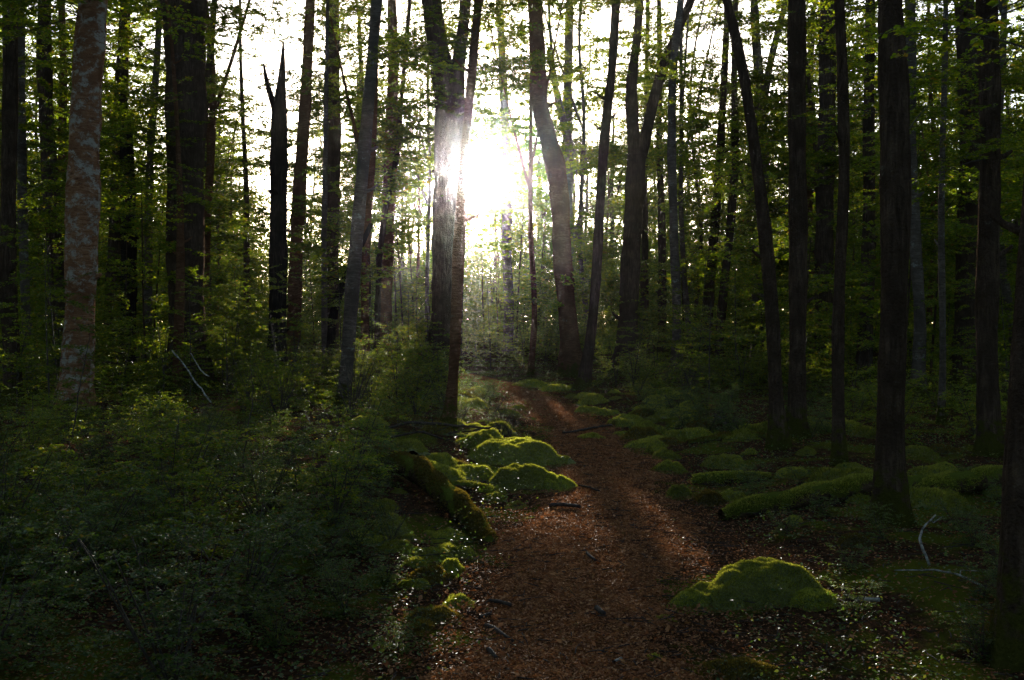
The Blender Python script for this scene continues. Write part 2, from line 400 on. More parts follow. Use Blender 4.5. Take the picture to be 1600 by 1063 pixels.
BARKS = {'dark': M_bark_dark, 'red': M_bark_red, 'lichen': M_bark_lichen, 'grey': M_bark_grey, 'dead': M_dead}
LANDMARKS = []; NAMED = []
def tree(label, short, d, pts, bark='dark', crown=(3.5, 13, 24, 1.0, 2.4), forks=(), top=15.0, seed=1, flare=.7, group='beech trunks of the wood', name='beech_tree', lean=0.0, ends=False):
    """pts: (pixel x, pixel y, pixel width) from the foot upwards at distance d"""
    g = np.random.default_rng(seed * 101 + 13)
    k = d / F
    P = [px(x, y, d) for x, y, w in pts]; r = [w * k / 2 for x, y, w in pts]
    x0 = P[0][0]; zt = float(terrain(x0, d))
    P[0][2] = zt - .12
    if lean:
        for p in P: p[1] += lean * max(0, p[2] - zt)
    if not ends and not forks:
        dx = (P[-1][0] - P[-2][0]) / max(.3, P[-1][2] - P[-2][2])
        z = P[-1][2]; y = P[-1][1]; x = P[-1][0]; rr = r[-1]
        while z < top:
            z += 1.0; dx = dx * .85 + g.normal(0, .03); x += dx; y += g.normal(0, .04); rr = max(.02, rr * .92)
            P.append(np.array([x, y, z])); r.append(rr)
    NAMED.append((float(P[len(P) // 2][0]), d))
    root = empty(name, (x0, d, zt)); o = np.array([x0, d, zt])
    step = .10 if d < 16 else .22
    Q, rr = resample(P, r, step)
    # the trunk wanders a little in depth too
    h = np.clip(Q[:, 2] - zt, 0, None); Q[:, 1] += .05 * np.sin(h * .9 + seed) * np.minimum(h, 1.5)
    ge = Geo(); ge.tube(Q - o, rr, 18 if d < 18 else 12, .035, g, (.20 + .6 * rr[0], flare * 1.05, g.uniform(0, 6)), rough=.022)
    for _ in range(int(g.integers(3, 8)) if ends != 'tip' else 0):      # stubs of lost branches
        j = int(len(Q) * g.uniform(.1, .75)); a = g.uniform(0, 6.28); u_ = np.array([math.cos(a), math.sin(a), g.uniform(.1, .6)]); q = rr[j]; b = Q[j] - o + u_ * q * .7
        l_ = g.uniform(.05, .30); ge.tube(np.stack([b, b + u_ * l_ * .5, b + u_ * l_ + [0, 0, l_ * .2]]), [q * .30 + .008, q * .2 + .006, q * .1 + .004], 7, .05, g, rough=.05)
    if ends == 'snag':      # splintered top
        tp, tr = Q[-1] - o, rr[-1]
        for (ax, ay, hh, wd) in [(-.5, .1, .5, .4), (.15, -.5, .8, .35), (.5, .3, .35, .4), (-.1, .55, .6, .3)]:
            b = tp + np.array([ax * tr, ay * tr, -.3])
            ge.tube(np.stack([b, b + [0, 0, .3 + hh * .35], b + [ax * tr * .4, 0, .3 + hh * tr * 6]]), [tr * wd * 1.4, tr * wd, .004], 6, .05, g, rough=.05)
    link('trunk', ge.mesh('trunk', BARKS[bark]), root)
    axes = [Q - o]
    for f in forks:
        fp = [px(x, y, d) for x, y, w in f]; fr = [w * k / 2 for x, y, w in f]
        if lean:
            for p in fp: p[1] += lean * max(0, p[2] - zt)
        if fp[-1][2] > EYE + (HY - 40) / F * d:      # runs on past the frame
            dx = (fp[-1][0] - fp[-2][0]) / max(.3, fp[-1][2] - fp[-2][2]); z = fp[-1][2]; x = fp[-1][0]; y = fp[-1][1]; q = fr[-1]
            while z < top:
                z += 1; dx = dx * .8 + g.normal(0, .03); x += dx; y += g.normal(0, .05); q = max(.02, q * .9); fp.append(np.array([x, y, z])); fr.append(q)
        FQ, ff = resample(fp, fr, step); hh = np.linspace(0, 1, len(FQ)); FQ[:, 1] += g.normal(0, .25) * hh + .05 * np.sin(hh * 7)
        b = Geo(); b.tube(FQ - o, ff, 10, .03, g, rough=.02); link('branch', b.mesh('branch', BARKS[bark]), root)
        if fp[-1][2] > 6: axes.append(FQ - o)
    if crown:
        z0, z1, n, l0, l1 = crown
        leaf, sub, gap = ((.040, 10, 1.05) if d < 15 else (.060, 8, 1.0) if d < 24 else (.085, 6.5, 1.0))
        L = Leaves()
        for a in axes: limb_set(L, g, a, max(4, int(n * 2.3) // len(axes)), z0 - zt, min(z1, a[-1, 2] + zt) - zt, l0, l1, leaf, sub, gap)
        L.done(); km = keep_mask(L.p + o, g)
        link('crown', L.mesh('crown', [M_leaf, M_twig], km), root)
    tag(root, label, 'tree', group)
    if short: LANDMARKS.append((short, x0, d))
    return root

T = tree
T('thick red-brown beech trunk blotched with pale lichen rising out of the dark shrubs', 'the lichen-blotched trunk', 15,
  [(112, 680, 50), (118, 600, 46), (122, 500, 47), (127, 400, 48), (133, 300, 49), (138, 150, 46), (145, 0, 42)], 'lichen', (5.0, 13, 14, 1.0, 2.0), seed=1)
T('massive near-black trunk, widest in the wood, with a slim pole against its front', 'the massive near-black trunk', 22,
  [(292, 625, 60), (292, 560, 54), (291, 400, 54), (289, 200, 58), (287, 0, 65)], 'dark', (4.6, 14, 30, 1.2, 2.6), seed=2)
T('slim brown pole standing close against the massive near-black trunk', None, 20.5, [(276, 640, 12), (279, 560, 15), (284, 430, 14), (282, 340, 10), (276, 220, 7), (268, 60, 5)], 'red', (4.0, 9, 8, .6, 1.2), seed=3)
T('straight dark trunk seen between the lichen-blotched trunk and a black stub', None, 28, [(172, 600, 22), (176, 450, 22), (180, 350, 22), (189, 200, 22), (196, 0, 17)], 'dark', (4, 14, 26, 1, 2.4), seed=4)
T('black broken stub of a dead trunk left of the massive near-black trunk', 'the black broken stub', 26, [(200, 615, 26), (200, 450, 24), (200, 300, 22), (199, 200, 19)], 'dead', None, seed=5, ends='snag', name='dead_snag', group='dead standing snags')
T('black broken-topped snag with two sharp prongs against the bright gap', 'the two-pronged snag', 24,
  [(430, 615, 32), (432, 500, 28), (434, 400, 28), (437, 250, 27), (437, 170, 24), (441, 120, 12), (442, 66, 3)], 'dead', None, [[(433, 185, 13), (424, 140, 9), (420, 108, 3)]], seed=6, ends='spike', name='dead_snag', group='dead standing snags')
T('brown trunk standing just right of the two-pronged snag', None, 31, [(456, 590, 24), (462, 420, 22), (470, 260, 21), (478, 130, 18), (486, 0, 15)], 'red', (4.5, 15, 26, 1, 2.6), seed=7)
T('straight dark trunk between the two-pronged snag and the pale-spotted slender beech', None, 34, [(519, 580, 22), (520, 400, 20), (522, 200, 22), (520, 0, 22)], 'dark', (4.5, 15, 28, 1, 2.8), seed=8)
T('slender pale-spotted beech trunk curving slightly, its foot beside round moss mounds', 'the pale-spotted slender beech', 16.5,
  [(534, 662, 24), (540, 600, 21), (548, 500, 21), (556, 400, 22), (566, 280, 20), (574, 170, 19), (588, 0, 17)], 'grey', (4.6, 13, 14, .8, 1.8), seed=9)
T('hazy brown trunk behind the pale-spotted slender beech', None, 38, [(600, 570, 22), (603, 400, 20), (611, 250, 20), (614, 100, 16), (612, 0, 14)], 'red', (5, 15, 26, 1, 2.8), seed=10)
T('thin crooked pole leaning beside the pale-spotted slender beech', None, 28, [(588, 600, 9), (592, 400, 9), (601, 330, 9), (622, 240, 9), (628, 150, 7), (640, 0, 6)], 'dark', (5, 11, 9, .8, 1.6), seed=11)
T('thick trunk beside the sun that divides into two limbs above a knobbly burl', 'the forking trunk by the sun', 25,
  [(690, 610, 52), (693, 520, 45), (696, 400, 44), (699, 300, 46), (702, 210, 48), (704, 150, 46)], 'dark', (6.4, 15, 26, 1.2, 2.6),
  [[(702, 185, 40), (694, 120, 34), (682, 60, 32), (674, 0, 32)], [(707, 185, 30), (716, 100, 22), (724, 40, 18), (728, 0, 17)], [(690, 225, 18), (684, 215, 14), (683, 200, 8)]], seed=12, flare=.22)
T('slim dark tree leaning by the path with its foot beside bright sunlit moss', 'the slim leaning path tree', 13.4,
  [(696, 702, 24), (704, 645, 18), (710, 560, 17), (713, 480, 17), (716, 400, 18), (722, 300, 16), (730, 200, 14), (739, 100, 13), (748, 0, 13)], 'red', (5.2, 12, 10, .7, 1.5), seed=13)
T('washed-out trunk just right of the sun glare', None, 40, [(792, 575, 18), (795, 480, 15), (791, 380, 15), (793, 280, 14), (787, 150, 13), (780, 0, 11)], 'grey', (5.5, 15, 22, 1, 2.6), seed=14)
T('reddish beech trunk bowed like a bent knee, right of the sun', 'the bowed reddish beech', 29,
  [(894, 595, 38), (890, 540, 30), (886, 480, 28), (878, 400, 28), (876, 320, 29), (868, 255, 30), (853, 205, 28), (842, 160, 25), (840, 90, 24), (836, 0, 22)], 'red', (8.5, 15, 18, 1, 2.6), seed=15)
T('grey trunk close behind the bowed reddish beech, with thin branches sweeping up', None, 40, [(890, 575, 18), (887, 400, 17), (886, 250, 17), (887, 150, 14), (890, 0, 12)], 'grey', (8, 15, 16, 1, 2.6),
  [[(886, 215, 9), (872, 170, 8), (862, 110, 6), (856, 80, 4)], [(886, 200, 8), (868, 130, 7), (860, 60, 5), (858, 10, 4)], [(886, 400, 10), (900, 360, 9), (912, 330, 6)]], seed=16)
T('slender dark beech leaning right on the far bank of the path', 'the slender beech at the bend', 23.5,
  [(908, 622, 24), (914, 590, 18), (925, 510, 16), (933, 420, 15), (938, 320, 15), (945, 210, 15), (956, 110, 14), (963, 0, 13)], 'dark', (6.0, 13, 10, .8, 1.8), seed=17)
T('forked beech trunk dividing into a straight limb and a wide leaning limb', 'the forked beech', 31,
  [(978, 600, 38), (982, 500, 32), (986, 400, 31), (991, 300, 30), (994, 245, 30)], 'dark', (7.5, 15, 18, 1, 2.6),
  [[(993, 255, 24), (988, 190, 19), (986, 130, 18), (996, 60, 13), (1000, 0, 12)], [(996, 258, 22), (1010, 210, 18), (1018, 170, 17), (1036, 105, 16), (1054, 60, 13), (1080, 0, 12)]], seed=18)
T('straight slim trunk standing on a dark mossy root hump', 'the slim trunk on root hump', 27.5,
  [(1057, 602, 24), (1058, 540, 15), (1058, 460, 15), (1053, 380, 14), (1049, 250, 14), (1051, 120, 13), (1064, 0, 12)], 'grey', (6, 14, 10, .8, 1.8), seed=19)
T('dark slender trunk behind the slim trunk on the root hump', None, 35, [(1103, 570, 16), (1108, 450, 15), (1116, 350, 14), (1126, 240, 12), (1132, 100, 10), (1136, 0, 9)], 'dark', (4.5, 14, 24, 1, 2.4), seed=20)
T('dark trunk leaning right behind the leaning pole-like beech', None, 34, [(1120, 575, 15), (1130, 450, 14), (1142, 350, 13), (1150, 250, 12), (1146, 120, 10), (1150, 0, 9)], 'dark', (4.5, 14, 24, 1, 2.4), seed=21)
T('tall pole-like beech leaning left across the pale sky, dark and bare', 'the leaning pole-like beech', 12,
  [(1217, 724, 28), (1213, 640, 22), (1207, 540, 21), (1200, 440, 20), (1190, 330, 19), (1178, 220, 17), (1163, 110, 16), (1148, 40, 14), (1138, 0, 13)], 'dark', (5.4, 12, 10, .7, 1.5), seed=22)
T('pale straight trunk standing behind the leaning pole-like beech', None, 36, [(1186, 590, 26), (1188, 400, 25), (1190, 250, 23), (1186, 120, 17), (1178, 0, 12)], 'grey', (4.5, 15, 26, 1, 2.6), [[(1192, 165, 12), (1206, 90, 11), (1224, 20, 9), (1228, 0, 8)]], seed=23)
T('straight ivy-dark trunk fringed with low leafy twigs, nearest the pole-like beech', 'the fringed dark trunk', 13,
  [(1243, 712, 34), (1244, 620, 27), (1247, 500, 27), (1250, 350, 29), (1247, 200, 29), (1243, 0, 27)], 'dark', (2.4, 12, 22, .5, 1.3), seed=24)
T('broad trunk half hidden behind a thinner straight trunk', None, 27, [(1290, 610, 32), (1288, 450, 29), (1288, 300, 28), (1293, 150, 27), (1296, 0, 27)], 'dark', (3.2, 14, 30, .8, 2.2), seed=25)
T('thin straight trunk in front of a broad one, its foot beside small moss tufts', 'the thin straight trunk', 10.6,
  [(1311, 760, 24), (1311, 680, 18), (1312, 560, 18), (1314, 430, 18), (1318, 280, 17), (1313, 120, 16), (1308, 0, 15)], 'dark', (2.6, 11, 14, .5, 1.2), seed=26)
T('dark trunk between the thin straight trunk and the big black trunk over the log', None, 25, [(1350, 600, 24), (1354, 450, 21), (1358, 300, 19), (1360, 120, 16), (1359, 0, 14)], 'dark', (2.6, 13, 30, .8, 2.0), seed=27)
T('big black trunk standing over the mossy log, broadest at its foot', 'the big trunk over the log', 7.6,
  [(1392, 870, 56), (1391, 800, 44), (1390, 650, 41), (1391, 480, 40), (1394, 300, 43), (1394, 150, 42), (1391, 0, 38)], 'dark', (2.6, 10, 14, .5, 1.2), seed=28)
T('grey trunk showing just right of the big black trunk over the log', None, 20, [(1432, 645, 22), (1436, 520, 19), (1430, 350, 18), (1424, 200, 18), (1420, 0, 17)], 'grey', (2.8, 13, 26, .7, 1.8), seed=29)
T('thin pale sapling trunk between two black trunks with no lower branches', None, 15, [(1470, 690, 12), (1472, 550, 10), (1474, 350, 10), (1476, 150, 9), (1475, 0, 8)], 'grey', (2.6, 11, 16, .6, 1.5), seed=30)
T('black trunk paired with a redder straight trunk close on its right', None, 22, [(1508, 620, 36), (1512, 450, 34), (1514, 250, 32), (1508, 0, 30)], 'dark', (3.0, 13, 30, .8, 2.2), seed=31)
T('straight trunk with a thin sunlit rim and patches of pale lichen', 'the rim-lit trunk', 11.5,
  [(1545, 730, 38), (1546, 600, 31), (1547, 450, 31), (1546, 250, 30), (1541, 100, 29), (1537, 0, 28)], 'dark', (2.8, 11, 14, .6, 1.4), seed=32)
T('black trunk on a mossy root that fills the frame edge', 'the frame-edge black trunk', 4.6,
  [(1612, 1060, 130), (1606, 950, 86), (1600, 800, 58), (1606, 600, 46), (1612, 400, 40), (1618, 150, 36), (1622, 0, 34)], 'dark', (3.0, 8, 8, .5, 1.0), seed=33, flare=.5)
T('black trunk farthest left, swallowed by shade', None, 17, [(20, 650, 26), (16, 450, 24), (14, 250, 22), (12, 0, 22)], 'dark', (3.0, 13, 26, .8, 2.2), seed=34)
T('thin trunk with a slight kink in the shade left of the lichen-blotched trunk', None, 19, [(52, 640, 15), (48, 560, 14), (40, 430, 14), (32, 300, 14), (30, 150, 13), (34, 0, 12)], 'grey', (3.0, 13, 26, .8, 2.2), seed=35)
T('dark trunk touching the left side of the lichen-blotched trunk', None, 24, [(96, 600, 26), (88, 450, 25), (80, 330, 24), (74, 180, 22), (70, 0, 20)], 'dark', (3.2, 14, 30, .8, 2.4), seed=36)
T('narrow trunk showing high up left of the lichen-blotched trunk', None, 30, [(110, 590, 15), (104, 400, 14), (99, 250, 13), (97, 100, 11), (95, 0, 10)], 'red', (3.5, 14, 26, .8, 2.4), seed=37)
T('slender trunk left of the massive near-black trunk, leaning toward it', None, 27, [(226, 600, 14), (232, 400, 13), (236, 230, 12), (243, 100, 11), (250, 0, 9)], 'grey', (3.8, 14, 22, .8, 2.2), seed=38)
T('thin trunk leaning away from the right side of the massive near-black trunk', None, 26, [(302, 610, 14), (306, 400, 13), (312, 250, 12), (324, 120, 11), (336, 0, 9)], 'dark', (3.6, 14, 22, .8, 2.2), seed=39)
T('slight pole in the bright gap left of the two-pronged snag', None, 33, [(386, 590, 10), (386, 450, 9), (384, 300, 8), (380, 200, 7), (376, 60, 5)], 'dark', (4.2, 10, 10, .6, 1.3), seed=40)
T('dark pole leaning steeply between the snag and the pale-spotted slender beech', None, 24, [(512, 520, 14), (522, 480, 13), (538, 440, 12), (556, 402, 10), (580, 350, 8)], 'dead', None, seed=41, ends='tip', name='dead_pole', flare=.1, group=None)
T('thin pole standing beside the steeply leaning dark pole', None, 25, [(508, 610, 10), (507, 470, 9), (505, 380, 9), (508, 250, 8), (511, 120, 6), (512, 0, 5)], 'grey', (5, 10, 8, .6, 1.3), seed=42)
T('short dark trunk stub deep in the wood right of the forked beech', None, 40, [(1006, 570, 15), (1007, 480, 14), (1008, 400, 12), (1007, 300, 9), (1010, 150, 7), (1012, 0, 6)], 'dark', (4.5, 14, 18, .8, 2.2), seed=43)
T('dark upright trunk deep in the wood left of the slim trunk on the root hump', None, 42, [(1034, 560, 14), (1035, 450, 13), (1033, 330, 11), (1030, 200, 9), (1030, 0, 7)], 'dark', (4.5, 14, 18, .8, 2.2), seed=44)

# ------------------------------------------------------------------ the wood behind: copies of a few forms
def straight_axis(g, H, wander):
    z = np.arange(0, H + .01, .5); a = np.cumsum(g.normal(0, wander, (len(z), 2)), 0) * .5
    for k in range(2): a[:, k] = np.convolve(np.pad(a[:, k], 3, 'edge'), np.ones(7) / 7, 'valid') - a[0, k]
    return np.concatenate([a, z[:, None]], 1)
FORMS = []
for i in range(8):
    g = np.random.default_rng(500 + i); H = g.uniform(13, 17); ax = straight_axis(g, H, .16)
    r0 = [.09, .12, .16, .20, .13, .10, .24, .11][i]
    Q, rr = resample(ax, np.linspace(r0, r0 * .35, len(ax)), .4)
    ge = Geo(); ge.tube(Q, rr, 10, .03, g, (.3, .5, g.uniform(0, 6)), rough=.02)
    if i % 2:
        for _ in range(2):
            j = int(len(Q) * g.uniform(.3, .6)); a = g.uniform(0, 6.28); b = Q[j]
            ge.tube(np.stack([b + np.array([math.cos(a), math.sin(a), 0]) * t * .9 + np.array([0, 0, 1]) * (t * 2.4 + .2 * t * t) for t in np.linspace(0, 2, 7)]), np.linspace(r0 * .5, .02, 7), 7, .03, g)
    L = Leaves(); limb_set(L, g, Q, 105, 2.0, H, .9, 2.7, .125, 5.2, 1.0, stem=.016); L.done()
    FORMS.append((ge.mesh('trunk', [M_bark_dark, M_bark_red, M_bark_grey][i % 3]), L, L.mesh('crown', [M_leaf, M_twig])))

def culled(L, me, loc, rz, sc, g, mats, name):
    """the shared mesh, or its own copy when a sunlit corridor passes through it"""
    c, s = math.cos(rz), math.sin(rz)
    P = L.p * sc; P = np.stack([P[:, 0] * c - P[:, 1] * s, P[:, 0] * s + P[:, 1] * c, P[:, 2]], 1) + np.asarray(loc)
    k = keep_mask(P, g)
    return me if (~k).sum() < 15 else L.mesh(name, mats, k)

def where(x, y):
    """names the nearest landmark tree and the side"""
    best, bd = None, 1e9
    for s, lx, ly in LANDMARKS:
        dd = abs(x / y - lx / ly) * 30 + abs(y - ly) * .35
        if dd < bd: bd, best = dd, (s, lx, ly)
    s, lx, ly = best
    da = (x / y - lx / ly) * F
    if y > ly + 2.5: return ('behind and left of ' if da < -25 else 'behind and right of ' if da > 25 else 'directly behind ') + s
    if y < ly - 2.5: return ('before and left of ' if da < -25 else 'before and right of ' if da > 25 else 'directly before ') + s
    return ('left of ' if da < 0 else 'right of ') + s

g = np.random.default_rng(77); bgn = 0; placed = [(0, 0)]
tries = 0
while bgn < 235 and tries < 20000:
    tries += 1
    d = 24 + 62 * g.random() ** .8; X = g.uniform(-150, 1750); x = (X - CX) / F * d
    if abs(x - math.tan(SUN_AZ) * d) < 1.2 and d < 90: continue
    if 300 < X < 1235 and g.random() < .22: continue
    if 810 < X < 1235 and d < 70 and g.random() < .42: continue
    if 392 < X < 482: continue
    if 345 < X < 420 and d < 60 and g.random() < .8: continue
    
    if abs(x - pathx(d)) < 1.2 and d < 42: continue
    if min(math.hypot(x - a, d - b) for a, b in placed) < 1.9: continue
    i = int(g.integers(0, 8))
    if i in (2, 3, 6) and d < 40: continue
    if d < 60 and any(abs(X - (CX + lx / ly * F)) < 15 for lx, ly in NAMED): continue
    rz = g.uniform(0, 6.28); sc = g.uniform(.85, 1.15); loc = (x, d, float(terrain(x, d)) - .05)
    placed.append((x, d)); bgn += 1
    t = empty('beech_tree', loc, rz, sc); tm, L, cm = FORMS[i]
    link('trunk', tm, t); link('crown', culled(L, cm, loc, rz, sc, g, [M_leaf, M_twig], 'crown'), t)
    kind = ['slim', 'slender', 'medium', 'sturdy', 'medium', 'slim', 'stout', 'slender'][i]
    tag(t, f'{kind} beech {where(x, d)}', 'tree', 'beech trees deep in the wood')

# ------------------------------------------------------------------ shrubs and saplings
def stem_geo(g, H, n, r, spread):
    ge = Geo(); axes = []
    for k in range(n):
        a = g.uniform(0, 6.28); z = np.linspace(0, H * g.uniform(.75, 1), 9); u = z / H
        A = np.stack([math.cos(a) * spread * u ** 1.3 + g.normal(0, .02) * np.sin(u * 5), math.sin(a) * spread * u ** 1.3 + g.normal(0, .02) * np.sin(u * 4), z], 1)
        A[0, 2] = -.08; ge.tube(A, np.linspace(r, r * .25, 9), 5); axes.append(A)
    return ge, axes
SAP, BUSH, FARB = [], [], []
for i in range(6):      # layered beech saplings
    g = np.random.default_rng(900 + i); H = [2.2, 1.7, 2.6, 1.9, 3.2, 1.5][i]
    ge, axes = stem_geo(g, H, 1 + i % 2, .016, .25); L = Leaves()
    for a in axes: limb_set(L, g, a, int(26 / len(axes)), .25, a[-1, 2], .35 * H ** .5, .85 * H ** .5, .045, 8.5, 1.0, stem=.007)
    L.done(); SAP.append((ge.mesh('stem', M_twig), L, L.mesh('foliage', [M_shrubleaf, M_twig])))
for i in range(7):      # low small-leaved glossy shrubs
    g = np.random.default_rng(940 + i); H = g.uniform(.5, .75)
    ge, axes = stem_geo(g, H, 9, .006, .34); L = Leaves()
    for a in axes: limb_set(L, g, a, 9, .08, a[-1, 2], .12, .30, .019, 26, 1.05, stem=.0035)
    L.done(); BUSH.append((ge.mesh('stem', M_twig), L, L.mesh('foliage', [M_gloss, M_twig])))
for i in range(4):      # bushes in the middle distance
    g = np.random.default_rng(970 + i); H = g.uniform(.9, 1.2)
    ge, axes = stem_geo(g, H, 8, .009, .5); L = Leaves()
    for a in axes: limb_set(L, g, a, 8, .1, a[-1, 2], .25, .55, .036, 12, 1.0, stem=.005)
    L.done(); FARB.append((ge.mesh('stem', M_twig), L, L.mesh('foliage', [M_shrubleaf, M_twig])))
POLE = []
for i in range(5):      # young pole trees leafy from the ground up
    g = np.random.default_rng(990 + i); H = g.uniform(4.5, 6.5)
    ge, axes = stem_geo(g, H, 1, .035, .4); L = Leaves()
    for a in axes: limb_set(L, g, a, 44, .5, a[-1, 2], .7, 1.5, .085, 6.5, 1.0, stem=.010)
    L.done(); POLE.append((ge.mesh('stem', M_bark_dark), L, L.mesh('foliage', [M_leaf, M_twig])))

def plant(kind, x, y, sc, g, nm, label, cat, group, mats, ytop=None):
    sm, L, fm = kind[int(g.integers(0, len(kind)))]
    if ytop:
        room = EYE - (g.uniform(*ytop) - HY) / F * y - float(terrain(x, y)); sc = max(.22, min(sc, room / max(L.p[:, 2].max(), .1)))
    rz = g.uniform(0, 6.28); loc = (x, y, float(terrain(x, y)) - .02)
    o = empty(nm, loc, rz, sc); link('stem', sm, o); link('foliage', culled(L, fm, loc, rz, sc, g, mats, 'foliage'), o)
    return tag(o, label, cat, group)
g = np.random.default_rng(123); used = []
def scatter(kind, n, X0, X1, d0, d1, s0, s1, nm, adj, cat, group, mats, mind, pathgap=.5, ytop=None):
    c = 0; tr = 0
    while c < n and tr < 60 * n:
        tr += 1; d = g.uniform(d0, d1); x = (g.uniform(X0, X1) - CX) / F * d
        if abs(x - pathx(d)) < pathw(d) + pathgap and d < 34: continue
        if any(math.hypot(x - a, d - b) < mind for a, b in used): continue
        used.append((x, d)); c += 1
        plant(kind, x, d, g.uniform(s0, s1), g, nm, f'{adj} {where(x, d)}', cat, group, mats, ytop)
ML, MG = [M_shrubleaf, M_twig], [M_gloss, M_twig]
scatter(POLE, 95, -80, 1680, 33, 62, .8, 1.2, 'pole_tree', 'young leafy pole tree', 'tree', 'young pole trees', [M_leaf, M_twig], 1.6, 1.0)
scatter(POLE, 9, 575, 690, 36, 62, 1.2, 1.6, 'pole_tree', 'added sun-blocking pole tree', 'tree', 'young pole trees', [M_leaf, M_twig], 1.2, 1.0)  # added left of the sun to keep its light off the left floor
scatter(POLE, 7, 765, 850, 46, 62, 1.2, 1.6, 'pole_tree', 'added sun-blocking pole tree', 'tree', 'young pole trees', [M_leaf, M_twig], 1.2, 1.0)  # added right of the sun to break its stripe on the path
scatter(POLE, 12, 1180, 1600, 20, 33, .7, 1.0, 'pole_tree', 'shaded young pole tree', 'tree', 'young pole trees', [M_leaf, M_twig], 1.6, 1.0)
scatter(POLE, 8, 0, 260, 20, 33, .7, 1.0, 'pole_tree', 'dim young pole tree', 'tree', 'young pole trees', [M_leaf, M_twig], 1.6, 1.0)
scatter(SAP, 34, 280, 680, 17, 32, .7, 1.15, 'beech_sapling', 'layered leafy sapling', 'sapling', 'young beech saplings', ML, .75)
scatter(SAP, 26, 690, 960, 31, 44, .8, 1.2, 'beech_sapling', 'tall thicket sapling', 'sapling', 'young beech saplings', ML, .75, .9)
scatter(SAP, 36, 960, 1580, 19, 36, .8, 1.2, 'beech_sapling', 'dark leafy sapling', 'sapling', 'young beech saplings', ML, .9)
scatter(SAP, 22, 0, 300, 14, 30, .8, 1.1, 'beech_sapling', 'shaded leafy sapling', 'sapling', 'young beech saplings', ML, .9)
scatter(FARB, 26, 330, 700, 13.5, 24, .7, 1.05, 'bush', 'rounded small-leaved bush', 'bush', 'bushes of the understorey', ML, .75, .7)
scatter(FARB, 26, 960, 1330, 20, 30, .55, .85, 'bush', 'low grey-green bush', 'bush', 'bushes of the understorey', ML, .7)
scatter(FARB, 16, 20, 330, 11, 18, .7, 1.0, 'bush', 'deep green bush', 'bush', 'bushes of the understorey', ML, .8, .5, (590, 660))
scatter(FARB, 12, 1330, 1590, 12, 20, .5, .8, 'bush', 'black-green bush', 'bush', 'bushes of the understorey', ML, .8)
scatter(SAP, 14, 40, 520, 7.0, 13.5, .42, .62, 'beech_sapling', 'knee-high layered sapling', 'sapling', 'young beech saplings', ML, .7, .9, (590, 690))
scatter(FARB, 14, -20, 560, 5.5, 12.0, .5, .75, 'bush', 'broad-leaved waist-high bush', 'bush', 'bushes of the understorey', ML, .6, .9, (610, 720))
scatter(BUSH, 46, -40, 540, 4.0, 9.0, .45, 1.2, 'low_shrub', 'low glossy-leaved shrub', 'shrub', 'glossy low shrubs of the forest floor', MG, .40, 1.0, (640, 800))
scatter(BUSH, 40, 60, 600, 9.0, 14.5, .5, 1.3, 'low_shrub', 'spreading glossy-leaved shrub', 'shrub', 'glossy low shrubs of the forest floor', MG, .5, .8, (615, 690))
scatter(BUSH, 16, 640, 800, 13.5, 24.0, .4, .8, 'low_shrub', 'sunlit verge shrub', 'shrub', 'glossy low shrubs of the forest floor', MG, .5, .25)
scatter(BUSH, 16, 400, 620, 4.6, 9.5, .30, .55, 'low_shrub', 'small glossy-leaved shrub', 'shrub', 'glossy low shrubs of the forest floor', MG, .35, .25)
scatter(BUSH, 16, 1080, 1580, 4.6, 10.0, .28, .45, 'low_shrub', 'tiny dark-leaved shrub', 'shrub', 'glossy low shrubs of the forest floor', MG, .5, .6)
scatter(BUSH, 24, 1000, 1400, 13.0, 20.0, .45, .75, 'low_shrub', 'sparse dark-leaved shrub', 'shrub', 'glossy low shrubs of the forest floor', MG, .55, .8)

